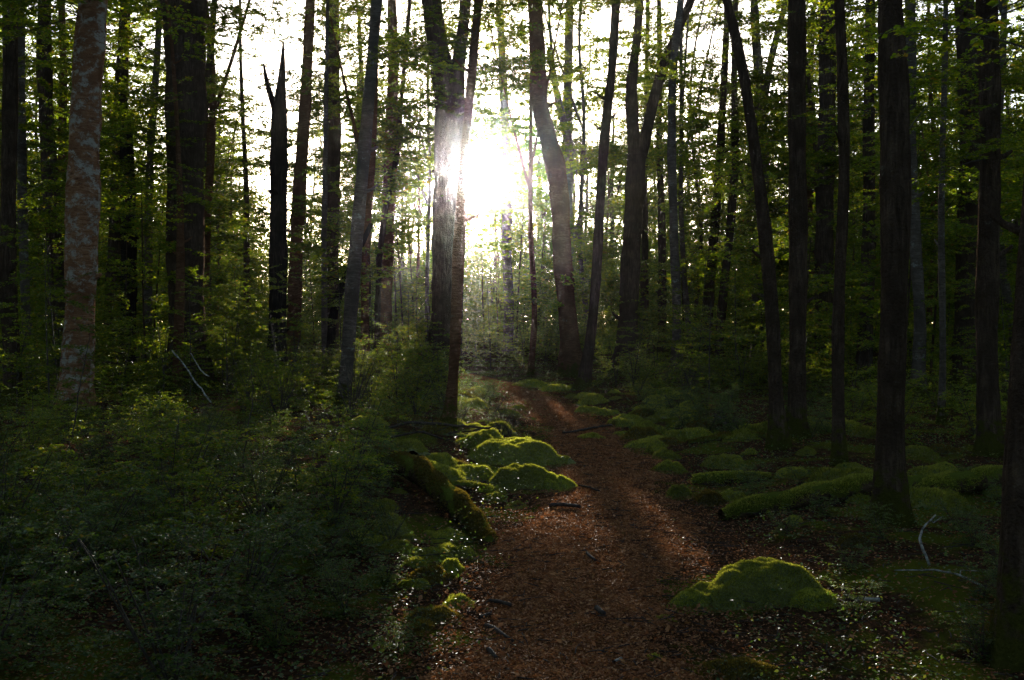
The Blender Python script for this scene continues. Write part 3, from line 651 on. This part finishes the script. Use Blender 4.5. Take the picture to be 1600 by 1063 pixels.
# ------------------------------------------------------------------ moss mounds
def mound_mesh(g, rx, ry, h, lobes=6, fuzz=5000, blade=.013, brown=False, res=46):
    u = np.linspace(-1.25, 1.25, res); X, Y = np.meshgrid(u, u, indexing='ij')
    f = lambda a, b: None
    cen = [(0, 0, .85, .75)] + [(g.uniform(-.62, .62), g.uniform(-.62, .62), g.uniform(.20, .46), g.uniform(.4, 1.0)) for _ in range(lobes * 2 + 4)]
    ph = g.uniform(0, 6.28, 6); e1, e2 = g.uniform(.10, .26, 2)
    def H(x, y):
        th = np.arctan2(y, x); rr = (x * x + y * y) * (1.12 + e1 * np.sin(2 * th + ph[4]) + e2 * np.sin(3 * th + ph[3]) + .14 * np.sin(7 * th + ph[2]))
        dome = np.where(rr < 1, .80 * np.maximum(1 - rr, 0) ** .62, -.55 * (rr - 1))
        b = np.zeros_like(x)
        for cx, cy, r, hh in cen[1:]:
            q = 1 - ((x - cx) ** 2 + (y - cy) ** 2) / (r * r)
            b = np.maximum(b, hh * np.sqrt(np.maximum(q, 0)))
        z = dome * .85 + .55 * b * np.clip(1.15 - rr, 0, 1)
        z = z + .06 * np.sin(7 * x + ph[0] + 2 * np.sin(3 * y)) * np.sin(8 * y + ph[1]) + .045 * np.sin(11 * x - 6 * y + ph[5]) * np.sin(9 * y + 5 * x + ph[2]) + .03 * np.sin(15 * x + ph[2] + 3 * y) * np.sin(13 * y + ph[3])
        return np.maximum(z, -.6)
    Z = H(X, Y)
    V = np.stack([X * rx, Y * ry, Z * h], -1).reshape(-1, 3)
    i = np.arange(res - 1)[:, None] * res; j = np.arange(res - 1)[None]
    Q = np.stack([i + j, i + res + j, i + res + j + 1, i + j + 1], -1).reshape(-1, 4)
    Q = Q[(V[Q][:, :, 2].max(1) > -.12 * h - .01)]
    # fuzz: short blades standing on the cushion
    n = fuzz; a = g.uniform(-1.1, 1.1, (n * 2, 2)); z = H(a[:, 0], a[:, 1]); a, z = a[z > -.05][:n], z[z > -.05][:n]; n = len(z)
    e = .02; nx = -(H(a[:, 0] + e, a[:, 1]) - z) / e * h / rx; ny = -(H(a[:, 0], a[:, 1] + e) - z) / e * h / ry
    nr = unit(np.stack([nx, ny, np.ones(n)], 1)); p = np.stack([a[:, 0] * rx, a[:, 1] * ry, z * h], 1) - nr * .003
    dr = unit(nr + g.normal(0, .38, (n, 3)) + np.array([0, 0, .25])); sd = unit(np.cross(dr, g.normal(0, 1, (n, 3))))
    bl = blade * g.uniform(.5, 1.3, (n, 1)); wd = blade * .2
    B = np.stack([p - sd * wd, p + sd * wd, p + dr * bl], 1).reshape(-1, 3)
    Tr = np.arange(n * 3).reshape(-1, 3) + len(V)
    return mesh_np('moss_mound', np.concatenate([V, B]), [(Q, 0, True), (Tr, 1, False)], [M_mossb, M_mossbrown] if brown else [M_moss, M_mossblade])
def mound_at(X, Y, d, wpx, hpx, label, lobes=6, depth=.7, fuzz=6000, rz=0.0, brown=False, seed=0, blade=.014, tilt=0.0):
    gg = np.random.default_rng(seed + int(X) * 7 + int(Y)); k = d / F
    x = (X - CX) * k; rx = wpx * k / 2 * .92; h = hpx * k * .66; blade = max(.016, .0021 * d)
    if X < 900: depth *= 1.6; h *= .8
    me = mound_mesh(gg, rx, rx * depth, h, lobes, fuzz, blade, brown)
    o = link('moss_mound', me, None, (x, d, float(terrain(x, d)) - .015)); o.rotation_euler = (0, tilt, rz)
    tag(o, label, 'moss', 'cushions of moss along the path')
G0 = mound_at
G0(1190, 950, 5.9, 225, 78, 'big bright green moss cushion with folded lobes beside a bare stick', 9, .75, 22000, seed=1)
G0(1085, 965, 5.75, 110, 40, 'low tail of moss running down to the path from the big cushion', 4, .6, 6000, seed=2)
G0(1035, 985, 5.5, 50, 16, 'last flat scrap of moss at the path side below the big cushion', 3, .6, 2500, seed=3)
G0(1275, 975, 5.65, 95, 34, 'smaller dim green moss cushion below the big one', 5, .7, 6000, seed=4)
G0(1150, 1068, 4.7, 170, 34, 'orange-tinged flat moss cushion cut by the bottom of the photo', 6, .6, 9000, brown=True, seed=5)
G0(1022, 1050, 4.85, 46, 22, 'pale green tuft of moss at the right of the path bottom', 3, .7, 3000, seed=6)
G0(795, 738, 11.6, 180, 58, 'long sunlit moss bank glowing yellow-green beside the path', 6, .6, 14000, rz=-.25, seed=7)
G0(745, 712, 12.3, 90, 34, 'blazing pale moss at the foot of the slim leaning tree', 6, .6, 6000, seed=8)
G0(815, 772, 10.0, 125, 62, 'lobed soft green moss cushion spilling onto the path', 9, .8, 14000, rz=-.2, seed=9)
G0(862, 778, 9.9, 100, 42, 'sloping tongue of moss pointing onto the path litter', 4, .7, 8000, rz=-.4, seed=10)
G0(752, 758, 10.3, 56, 30, 'small lobed moss cushion left of the soft green one', 4, .7, 4000, seed=11)
G0(772, 797, 9.15, 36, 24, 'little round moss ball glowing at its top edge', 2, .8, 3000, seed=12)
G0(762, 782, 9.5, 60, 18, 'flat bright moss strip just behind the little round ball', 3, .5, 3000, seed=13)
G0(806, 800, 9.0, 42, 12, 'thin ragged moss patch on the path edge by the dark stick', 3, .6, 2000, seed=14)
G0(830, 822, 8.4, 26, 9, 'tiny moss scrap on the litter below the dark stick', 2, .6, 1200, seed=15)
G0(598, 668, 16.2, 62, 34, 'round moss hummock left of another, beside the pale-spotted slender beech', 3, .8, 4000, seed=16)
G0(650, 668, 16.0, 48, 30, 'round moss hummock nearer the slim leaning tree', 3, .8, 3500, seed=17)
G0(548, 672, 15.4, 32, 22, 'small moss hummock touching the foot of the pale-spotted slender beech', 2, .8, 2200, seed=18)
G0(562, 690, 14.6, 56, 24, 'olive moss hummock below the round ones', 4, .7, 3000, brown=True, seed=19)
G0(630, 712, 13.4, 110, 20, 'flat mossy ledge under the dead branches', 5, .5, 5000, brown=True, seed=20)
G0(437, 800, 8.6, 70, 46, 'pale lit moss hump among the glossy shrubs', 4, .8, 6000, seed=21)
G0(607, 860, 7.4, 74, 48, 'dim green moss hump sunk among shrubs above the path edge', 3, .8, 6000, seed=22)
G0(545, 775, 9.2, 76, 30, 'brown moss hump left of the brown mossy log', 4, .7, 4500, brown=True, seed=23)
G0(648, 905, 6.55, 46, 22, 'yellow moss tuft shining on the left bank', 4, .7, 3000, seed=24)
G0(636, 948, 6.1, 34, 18, 'pale yellow moss tuft lowest on the left bank', 3, .7, 2500, seed=25)
G0(706, 922, 6.5, 44, 36, 'small green moss clump at the left edge of the path', 4, .8, 3500, seed=26)
G0(715, 972, 5.8, 62, 26, 'ragged green moss clump on the path edge above the sticks', 4, .7, 3500, seed=27)
G0(658, 1010, 5.3, 56, 30, 'dark green moss clump at the bottom left of the path', 4, .7, 3500, brown=True, seed=28)
G0(922, 688, 14.0, 56, 14, 'low moss island lying out on the path', 4, .6, 2600, seed=29)
G0(1040, 724, 12.0, 56, 22, 'moss cushion with a knob at its left end', 4, .6, 2800, seed=30)
G0(1015, 712, 12.5, 18, 20, 'small upright moss knob on the right of the path', 1, .8, 1200, seed=31)
G0(1045, 742, 11.0, 64, 26, 'double moss cushion on the right edge of the path', 5, .6, 3600, seed=32)
G0(1060, 782, 9.4, 54, 30, 'ribbed bright moss cushion at the path edge before the mossy root', 5, .9, 4500, seed=33)
G0(1075, 665, 15.6, 36, 16, 'lone green moss cushion in front of the slim trunk on the root hump', 2, .7, 1800, seed=34)
G0(1058, 672, 15.2, 20, 9, 'small cushion beside the lone green one', 2, .7, 1000, seed=35)
G0(1148, 732, 11.6, 30, 14, 'yellow-green moss cushion alone on the dark litter', 3, .7, 1600, seed=36)
G0(1172, 722, 11.9, 28, 12, 'dull moss cushion beside the yellow-green one', 3, .7, 1400, seed=37)
G0(1242, 838, 7.8, 34, 16, 'dull yellow moss scrap below the mossy log', 3, .7, 1600, seed=38)
G0(1335, 885, 6.9, 70, 26, 'brownish moss hump below the big black trunk', 4, .7, 3500, brown=True, seed=39)
G0(1600, 1010, 4.75, 120, 150, 'mossy root hump at the foot of the black trunk at the frame edge', 4, .8, 9000, brown=True, seed=40)
G0(1045, 602, 27, 50, 16, 'dark root hump under the slim straight trunk', 3, .7, 1500, brown=True, seed=41)
G0(1010, 618, 24, 60, 18, 'mossy hummock left of the dark root hump', 4, .7, 1800, seed=42)
G0(830, 610, 26, 70, 14, 'first long moss hummock where the path disappears', 4, .7, 1800, seed=43)
G0(872, 616, 24.5, 60, 12, 'second long moss hummock nearer than the first at the path bend', 4, .7, 1800, seed=44)
g = np.random.default_rng(321)
MV = [mound_mesh(np.random.default_rng(60 + i), .22, .18, .085, 5, 4000, .022, i == 4, 34) for i in range(5)]
for n, (X0, X1, d0, d1, adj) in [(44, (890, 1090, 12.5, 23, 'small moss pillow')), (24, (1080, 1420, 8.5, 15, 'dim moss tuft')), (12, (1430, 1560, 8.5, 14, 'shadowed moss tuft')), (26, (700, 815, 12.5, 24, 'sunlit moss pillow')), (12, (560, 690, 9, 13, 'brownish moss pillow')), (18, (560, 720, 5.2, 9, 'verge moss pillow')), (22, (690, 830, 9, 14, 'flat verge moss patch'))]:
    for _ in range(n):
        d = g.uniform(d0, d1); x = (g.uniform(X0, X1) - CX) / F * d
        if abs(x - pathx(d)) < pathw(d) + .08: x += math.copysign(.5, x - pathx(d))
        o = link('moss_mound', MV[int(g.integers(0, 5))], None, (x, d, float(terrain(x, d)) - .01)); o.rotation_euler = (0, 0, g.uniform(0, 6.28)); s = g.uniform(.6, 1.5) * (.55 if adj.startswith('verge') else 1); o.scale = (s, s, s * g.uniform(.8, 1.3) * (.5 if adj.startswith('flat') else 1))
        tag(o, f'{adj} {where(x, d)}', 'moss', 'cushions of moss along the path')

# ------------------------------------------------------------------ logs, branches and sticks
def rod(name, label, cat, pts, mat, group=None, sides=9, moss=0, brown=False, side_twigs=(), rough=.05):
    """pts: (pixel x, pixel y, distance, radius m, height above floor m)"""
    gg = np.random.default_rng(int(pts[0][0] * 3 + pts[0][1])); P = []; r = []
    for X, Y, d, rad, up in pts:
        x = (X - CX) / F * d; P.append([x, d, float(terrain(x, d)) + up]); r.append(rad)
    o = np.array(P[0]); P = np.array(P) - o
    Q, rr = resample(P, np.array(r), .06 if r[0] > .03 else .05)
    Q = Q + np.cumsum(gg.normal(0, .006, Q.shape), 0) * (np.array([1, 1, .5]) if r[0] < .03 else .3); root = empty(name, o)
    ge = Geo(); ge.tube(Q, rr, sides, .05, gg, rough=rough); 
    link('wood', ge.mesh('wood', mat), root)
    for (t, dx, dy, dz, rad) in side_twigs:
        b = Q[int(t * (len(Q) - 1))]; s = Geo(); e = b + np.array([dx, dy, dz]); m = (b + e) / 2 + gg.normal(0, .03, 3)
        s.tube(resample(np.stack([b, m, e]), np.array([rad, rad * .8, rad * .3]), .05)[0], np.linspace(rad, rad * .3, len(resample(np.stack([b, m, e]), np.array([rad, rad, rad]), .05)[0])), 5, .03, gg)
        link('twig', s.mesh('twig', mat), root)
    if moss:
        n = moss; i = gg.integers(0, len(Q) - 1, n); f = gg.random((n, 1)); c = Q[i] * (1 - f) + Q[i + 1] * f; Tn = unit(Q[i + 1] - Q[i]); rd = rr[i][:, None]
        up = np.array([0, 0, 1.0]); sd = unit(np.cross(Tn, up)); a = gg.normal(0, .85, (n, 1)); nr = np.cos(a) * unit(np.cross(sd, Tn)) + np.sin(a) * sd
        lump = 1 + .25 * np.sin(c[:, :1] * 9) * np.sin(c[:, 1:2] * 11 + a * 2)
        p = c + nr * rd * lump; pk = wob(c[:, 0] * 4 + 3 + o[0], c[:, 1] * 4 + a[:, 0] * 1.5) > -.05; p, nr, n = p[pk], nr[pk], int(pk.sum()); L = Leaves(); bl = .017 * gg.uniform(.5, 1.4, n)
        L.add(p, nr + gg.normal(0, .5, (n, 3)), unit(gg.normal(0, 1, (n, 3))), bl, bl * .4); L.done()
        link('moss', L.mesh('moss', [M_mossbrown if brown else M_mossblade]), root)
    return tag(root, label, cat, group)
def log_mat():
    m, t, out = new_mat('rotting_log'); v = coords(t, (1, 1, 1))
    col = ramp(t, noise(t, coords(t, (5, 30, 30)), 1.0, 5, .65), [(.3, (.022, .014, .009)), (.55, (.085, .055, .034)), (.75, (.16, .11, .07))])
    ge = N(t, 'ShaderNodeNewGeometry'); sx = N(t, 'ShaderNodeSeparateXYZ'); t.links.new(ge.outputs['Normal'], sx.inputs[0])
    ad = N(t, 'ShaderNodeMath', operation='MULTIPLY_ADD'); ad.inputs[1].default_value = .22; t.links.new(sx.outputs[2], ad.inputs[0]); t.links.new(noise(t, v, 6, 5, .65), ad.inputs[2])
    col = mixc(t, ramp(t, ad.outputs[0], [(.50, (0, 0, 0)), (.58, (1, 1, 1))]), col, (.10, .115, .018))
    principled(t, out, col, .95, noise(t, v, 40, 5, .7), 1.0, .04, 0); return m
M_log = log_mat()
rod('mossy_log', 'long fallen log coated in dull green moss running behind the big black trunk', 'log',
    [(1128, 812, 8.2, .06, .04), (1180, 800, 8.3, .08, .07), (1270, 795, 8.5, .088, .08), (1360, 785, 8.7, .09, .09), (1460, 775, 9.0, .09, .10), (1600, 765, 9.4, .085, .12)], M_log, 'mossy fallen logs', 12, 26000)
rod('mossy_log', 'short moss-covered root lying between the path and the long mossy log', 'log', [(1085, 768, 10.2, .06, .03), (1110, 762, 10.1, .08, .05), (1150, 762, 10.2, .06, .04), (1205, 770, 10.1, .03, .02)], M_log, 'mossy fallen logs', 9, 6000)
rod('mossy_log', 'low mossy root curving in front of the leaning pole-like beech', 'log', [(1075, 705, 13.0, .03, .02), (1120, 696, 13.1, .05, .04), (1160, 692, 13.2, .06, .05), (1210, 700, 12.9, .05, .03)], M_log, 'mossy fallen logs', 9, 4000, True)
rod('mossy_log', 'brown mossy log sloping down the left bank toward the path', 'log',
    [(575, 770, 9.6, .08, .06), (625, 770, 9.3, .10, .17), (660, 790, 8.9, .10, .17), (700, 820, 8.3, .09, .13), (735, 850, 7.8, .08, .08), (760, 880, 7.3, .05, .03)], M_log, 'mossy fallen logs', 12, 20000, True)
rod('mossy_log', 'small pale mossy stick-like log at the left path verge', 'log', [(700, 780, 9.3, .03, .03), (730, 778, 9.4, .04, .05), (760, 776, 9.5, .03, .03)], M_log, 'mossy fallen logs', 8, 2500)
rod('dead_branch', 'bundle-leading dead branch sweeping left from the foot of the slim leaning tree', 'branch', [(765, 690, 12.6, .012, .20), (690, 708, 12.5, .016, .14), (640, 720, 12.4, .018, .12), (585, 735, 12.2, .014, .05)], M_stick, 'bare dead branches', 6,
    side_twigs=[(.35, -.3, -.1, -.1, .007), (.5, -.2, .1, .15, .006), (.65, -.25, -.15, .05, .007), (.8, -.2, 0, .12, .005)])
rod('dead_branch', 'thinner dead branch crossing in front of the flat mossy ledge', 'branch', [(700, 712, 12.0, .009, .05), (650, 735, 11.9, .012, .12), (600, 748, 11.7, .010, .06)], M_stick, 'bare dead branches', 6, side_twigs=[(.3, -.2, 0, .12, .005), (.6, .05, -.1, .14, .005), (.7, -.3, .1, 0, .005)])
rod('dead_branch', 'thin grey branch lying right of the slim leaning tree toward the sunlit moss', 'branch', [(700, 715, 12.2, .010, .10), (750, 705, 12.2, .009, .26), (775, 694, 12.3, .006, .34)], M_stick, 'bare dead branches', 6, side_twigs=[(.5, .2, .05, .05, .004)])
rod('dead_branch', 'short dark branch propped on the litter before the leaning pole-like beech', 'branch', [(1117, 667, 15.2, .035, .15), (1135, 680, 14.7, .035, .08), (1150, 692, 14.3, .03, .02)], M_stick, 'bare dead branches', 7)
rod('dead_branch', 'pale forked stick rising from shrubs in front of the massive near-black trunk', 'branch', [(268, 610, 13.6, .010, .95), (290, 640, 13.5, .011, .72), (304, 655, 13.4, .011, .55), (328, 690, 13.2, .011, .30)], M_pale, 'bare dead branches', 6)
rod('dead_branch', 'second pale stick right of the forked one near the massive near-black trunk', 'branch', [(298, 610, 13.8, .008, .92), (315, 650, 13.8, .009, .66), (330, 660, 13.8, .008, .60)], M_pale, 'bare dead branches', 6)
for lab, pts in [
    ('thin dark bare stem leaning right in front of the lichen-blotched trunk', [(112, 720, 9.0, .007, .30), (125, 660, 9.0, .006, .66), (140, 600, 9.05, .004, 1.0), (146, 560, 9.1, .002, 1.22)]),
    ('thin dark bare stem standing in the shrubs left of the pale moss hump', [(372, 800, 8.0, .007, 0), (378, 720, 8.0, .006, .35), (390, 650, 8.05, .004, .75), (388, 600, 8.1, .002, 1.0)]),
    ('short crooked bare stem rising beside the pale moss hump', [(462, 800, 7.6, .008, 0), (464, 770, 7.6, .006, .15), (458, 735, 7.65, .004, .32), (470, 700, 7.7, .002, .48)])]:
    rod('bare_stem', lab, 'plant stem', pts, M_twig, 'bare stems among the shrubs', 6, side_twigs=[(.55, .16, .05, .14, .0025), (.75, -.12, .02, .12, .002)])
rod('lichen_stick', 'crooked white-lichened stick standing on end by the big black trunk', 'stick', [(1462, 858, 6.5, .005, .26), (1444, 880, 6.4, .007, .18), (1440, 905, 6.2, .009, .12), (1450, 918, 6.1, .008, .02)], M_pale, 'white-lichened sticks', 7, side_twigs=[(.15, .07, 0, .02, .006)])
rod('lichen_stick', 'long white-lichened stick lying on the litter left of the frame-edge trunk', 'stick', [(1395, 938, 6.0, .003, .02), (1440, 944, 5.95, .005, .035), (1500, 952, 5.85, .007, .04), (1540, 966, 5.6, .008, .015)], M_pale, 'white-lichened sticks', 7, side_twigs=[(.7, .12, .02, .02, .005)])
rod('lichen_stick', 'short white-lichened stick lying below the small dim green cushion', 'stick', [(1340, 972, 5.55, .010, .02), (1375, 977, 5.5, .011, .02)], M_pale, 'white-lichened sticks', 7)
for lab, pts, rad in [
    ('dark curved stick across the path beside the sloping tongue of moss', [(858, 803, 8.75), (880, 801, 8.75), (905, 807, 8.6)], .020),
    ('bare grey stick lying in front of the big bright moss cushion', [(1165, 925, 5.75), (1200, 921, 5.8), (1235, 926, 5.75)], .012),
    ('short thick stick on the left of the path litter, highest of four', [(768, 955, 5.75), (795, 962, 5.65)], .012),
    ('short dark stick at the path side, second of four', [(748, 978, 5.45), (772, 970, 5.5)], .011),
    ('curved dark stick on the path litter, third of four', [(758, 988, 5.3), (778, 996, 5.22), (796, 1012, 5.05)], .013),
    ('dark stick stub on the path near its bottom edge, lowest of four', [(764, 1030, 4.88), (778, 1042, 4.78)], .011),
    ('black chunk of wood lying right of the path middle', [(930, 962, 5.6), (945, 975, 5.48)], .014),
    ('small stone-like wood chip in the path centre', [(918, 872, 6.95), (930, 884, 6.75)], .010),
    ('pale flat chip of wood at the path bottom', [(962, 1043, 4.76), (972, 1035, 4.82)], .012),
    ('thin root lying across the far path', [(880, 682, 14.4), (920, 674, 15.0), (955, 668, 15.5)], .018),
    ('thin stick along the sunlit left verge above the brown mossy log', [(705, 765, 9.7), (745, 762, 9.8), (770, 768, 9.6)], .009),
    ('dark twig on the path edge right of the lobed moss cushion', [(905, 762, 9.9), (930, 775, 9.5)], .010)]:
    rod('fallen_stick', lab, 'stick', [(X, Y, d, rad * (1 - .3 * i / len(pts)), rad * .7 + .03) for i, (X, Y, d) in enumerate(pts)], M_pale if 'pale' in lab else M_stick, 'sticks lying on the path' if 'path' in lab else None, 7, rough=.09)

# ------------------------------------------------------------------ loose cover nobody could count
def litter():
    g = np.random.default_rng(41); n = 190000
    d = 3.2 + 22 * g.random(n) ** 1.6; x = np.where(g.random(n) < .62, pathx(d) + g.normal(0, .55, n) * pathw(d) * 1.5, g.uniform(-.56, .56, n) * d)
    u = np.abs(x - pathx(d)) - pathw(d)
    z = terrain(x, d) + np.where(u < .1, .034, .012)
    L = Leaves(); a = g.uniform(0, 6.28, n); l = g.uniform(.010, .024, n) * np.where(g.random(n) < .07, g.uniform(1.4, 2.1, n), 1)
    L.add(np.stack([x, d, z], 1), np.stack([np.cos(a), np.sin(a), g.normal(.1, .28, n)], 1), unit(np.array([0, 0, 1]) + g.normal(0, .42, (n, 3))), l, l * g.uniform(.4, .7, n)); L.done()
    stuff(link('leaf_litter', L.mesh('leaf_litter', [M_litter])))
    # twig crumbs
    ge = Geo(); n = 2600; d = 3.6 + 14 * g.random(n) ** 1.3; x = np.where(g.random(n) < .4, pathx(d) + g.normal(0, 1.2, n), g.uniform(-.5, .55, n) * d)
    for i in range(n):
        a = g.uniform(0, 6.28); l = g.uniform(.03, .12) * (2.2 if g.random() < .12 else 1); b = np.array([x[i], d[i], float(terrain(x[i], d[i])) + .036]); v = np.array([math.cos(a) * l, math.sin(a) * l, g.normal(0, .008)])
        ge.tube(np.stack([b, b + v * .5 + g.normal(0, .006, 3) * [1, 1, .3], b + v]), [.0035, .003, .0015], 4)
    stuff(link('twig_litter', ge.mesh('twig_litter', M_stick)))
litter()
def undergrowth():
    g = np.random.default_rng(43); L = Leaves(); n = 8500
    d = 3.4 + 34 * g.random(n) ** 1.15; x = g.uniform(-.58, .58, n) * d
    u = np.abs(x - pathx(d)) - pathw(d) - .12; left = x < pathx(d)
    ok = (u > 0) & (g.random(n) < np.where(left, .95, .85)) & (wob(x * 1.7, d * 1.7) > np.where(left, -.55, -.35))
    for xx, dd, lf in zip(x[ok], d[ok], left[ok]):
        h = g.uniform(.05, .26 if lf else .14) * (1 + dd / 40); k = int(g.integers(9, 22)); leaf = .017 + .0010 * dd
        z = g.uniform(.01, h, k); r = .12 * (1 + dd / 30)
        p = np.stack([xx + g.normal(0, r, k), dd + g.normal(0, r, k), z], 1); p[:, 2] += terrain(p[:, 0], p[:, 1])
        l = leaf * g.uniform(.6, 1.3, k)
        L.add(p, g.normal(0, 1, (k, 3)) * [1, 1, .35], unit(np.array([0, 0, 1.0]) + g.normal(0, .35, (k, 3))), l, l * .65)
    L.done(); stuff(link('undergrowth', L.mesh('undergrowth', [M_gloss], keep_mask(L.p, g))))
undergrowth()
def woodland():
    """the closed wood all round: far foliage ahead, unseen dense foliage to the sides, behind and overhead, added to block sky light"""
    g = np.random.default_rng(47); L = Leaves()
    def clumps(P, leaf, per, spread):
        n = len(P); C = np.repeat(P, per, 0); m = len(C); sc = np.repeat(g.uniform(.45, 1.7, n), per)[:, None]
        p = C + g.normal(0, 1, (m, 3)) * np.array(spread) * sc
        l = leaf * g.uniform(.6, 1.3, m)
        L.add(p, g.normal(0, 1, (m, 3)) * [1, 1, .35], unit(np.array([0, 0, 1.0]) + g.normal(0, .45, (m, 3))), l, l * .65)
    n = 7800; d = g.uniform(60, 108, n); x = g.uniform(-.75, .75, n) * d
    side = sstep(.18, .5, np.abs(x / d)); z = terrain(x, d) + (12 + 18 * side) * g.random(n) ** (1.9 - .8 * side)
    clumps(np.stack([x, d, z], 1), .20, 42, (1.2, 1.2, .30))
    n = 14500; d = g.uniform(46, 92, n); x = g.uniform(-.7, .7, n) * d
    clumps(np.stack([x, d, terrain(x, d) + 6.2 * g.random(n) ** .85], 1), .17, 40, (.9, .9, .28))
    n = 11000; y = g.uniform(-34, 44, n); x = np.where(g.random(n) < .5, 1, -1) * (np.maximum(.62 * np.maximum(y, 0) + 4.5, 6) + 22 * g.random(n)); z = g.uniform(.2, 13, n)  # unseen side foliage, made dense to block side light
    clumps(np.stack([x, y, z], 1), .26, 14, (1.0, 1.0, .25))
    n = 4200; y = g.uniform(-34, -8, n); x = g.uniform(-16, 16, n); z = g.uniform(.2, 13, n)
    clumps(np.stack([x, y, z], 1), .28, 14, (1.0, 1.0, .25))
    n = 8000; y = g.uniform(-30, 30, n); x = g.uniform(-30, 30, n); k_ = (g.random(n) < .06) | (np.abs(x - 1.1) > 2.9 + .12 * np.abs(y)); y = y[k_]; x = x[k_]; n = len(x); z = np.maximum(7.2, 2.6 + .36 * y) + g.uniform(0, 4.5, n)  # unseen canopy, its gap over the path shaped to let sky light down
    clumps(np.stack([x, y, z], 1), .28, 14, (1.0, 1.0, .25))
    L.done(); stuff(link('woodland', L.mesh('woodland', [M_leaf], keep_mask(L.p, g) & ~((L.p[:, 1] > -1) & (L.p[:, 1] < 45) & (np.abs(L.p[:, 0]) < .58 * L.p[:, 1] + 1.8) & (L.p[:, 2] < 2.3 + .35 * L.p[:, 1])))))
woodland()

# ------------------------------------------------------------------ labels that would repeat are told apart by distance
def finish_labels():
    by = {}
    for o in LABELLED: by.setdefault(o['label'], []).append(o)
    names = ['nearest', 'second nearest', 'third nearest', 'fourth nearest', 'fifth nearest', 'sixth nearest', 'seventh nearest', 'eighth nearest', 'ninth nearest']
    for lab, os_ in by.items():
        if len(os_) < 2: continue
        os_.sort(key=lambda o: o.location[0] ** 2 + o.location[1] ** 2)
        for i, o in enumerate(os_):
            o['label'] = ('farthest ' if i == len(os_) - 1 else (names[i] if i < len(names) else f'{i + 1}th nearest') + ' ') + lab
finish_labels()

# ------------------------------------------------------------------ the air
def haze():
    m, t, out = new_mat('forest_air')
    v = N(t, 'ShaderNodeVolumePrincipled'); v.inputs['Color'].default_value = (.95, .93, .88, 1); v.inputs['Density'].default_value = HAZE_DENSITY; v.inputs['Anisotropy'].default_value = HAZE_G
    t.links.new(v.outputs[0], out.inputs['Volume'])
    a, b, z0, z1 = 430, 430, -3.5, 24
    V = np.array([[x, y, z] for x in (-a, a) for y in (-b, b) for z in (z0, z1)], float)
    Q = np.array([[0, 1, 3, 2], [4, 6, 7, 5], [0, 4, 5, 1], [2, 3, 7, 6], [0, 2, 6, 4], [1, 5, 7, 3]])
    stuff(link('haze', mesh_np('haze', V, [(Q, 0, False)], [m])))
haze()
print('objects', len(bpy.data.objects), 'mesh polys', sum(len(m.polygons) for m in bpy.data.meshes))
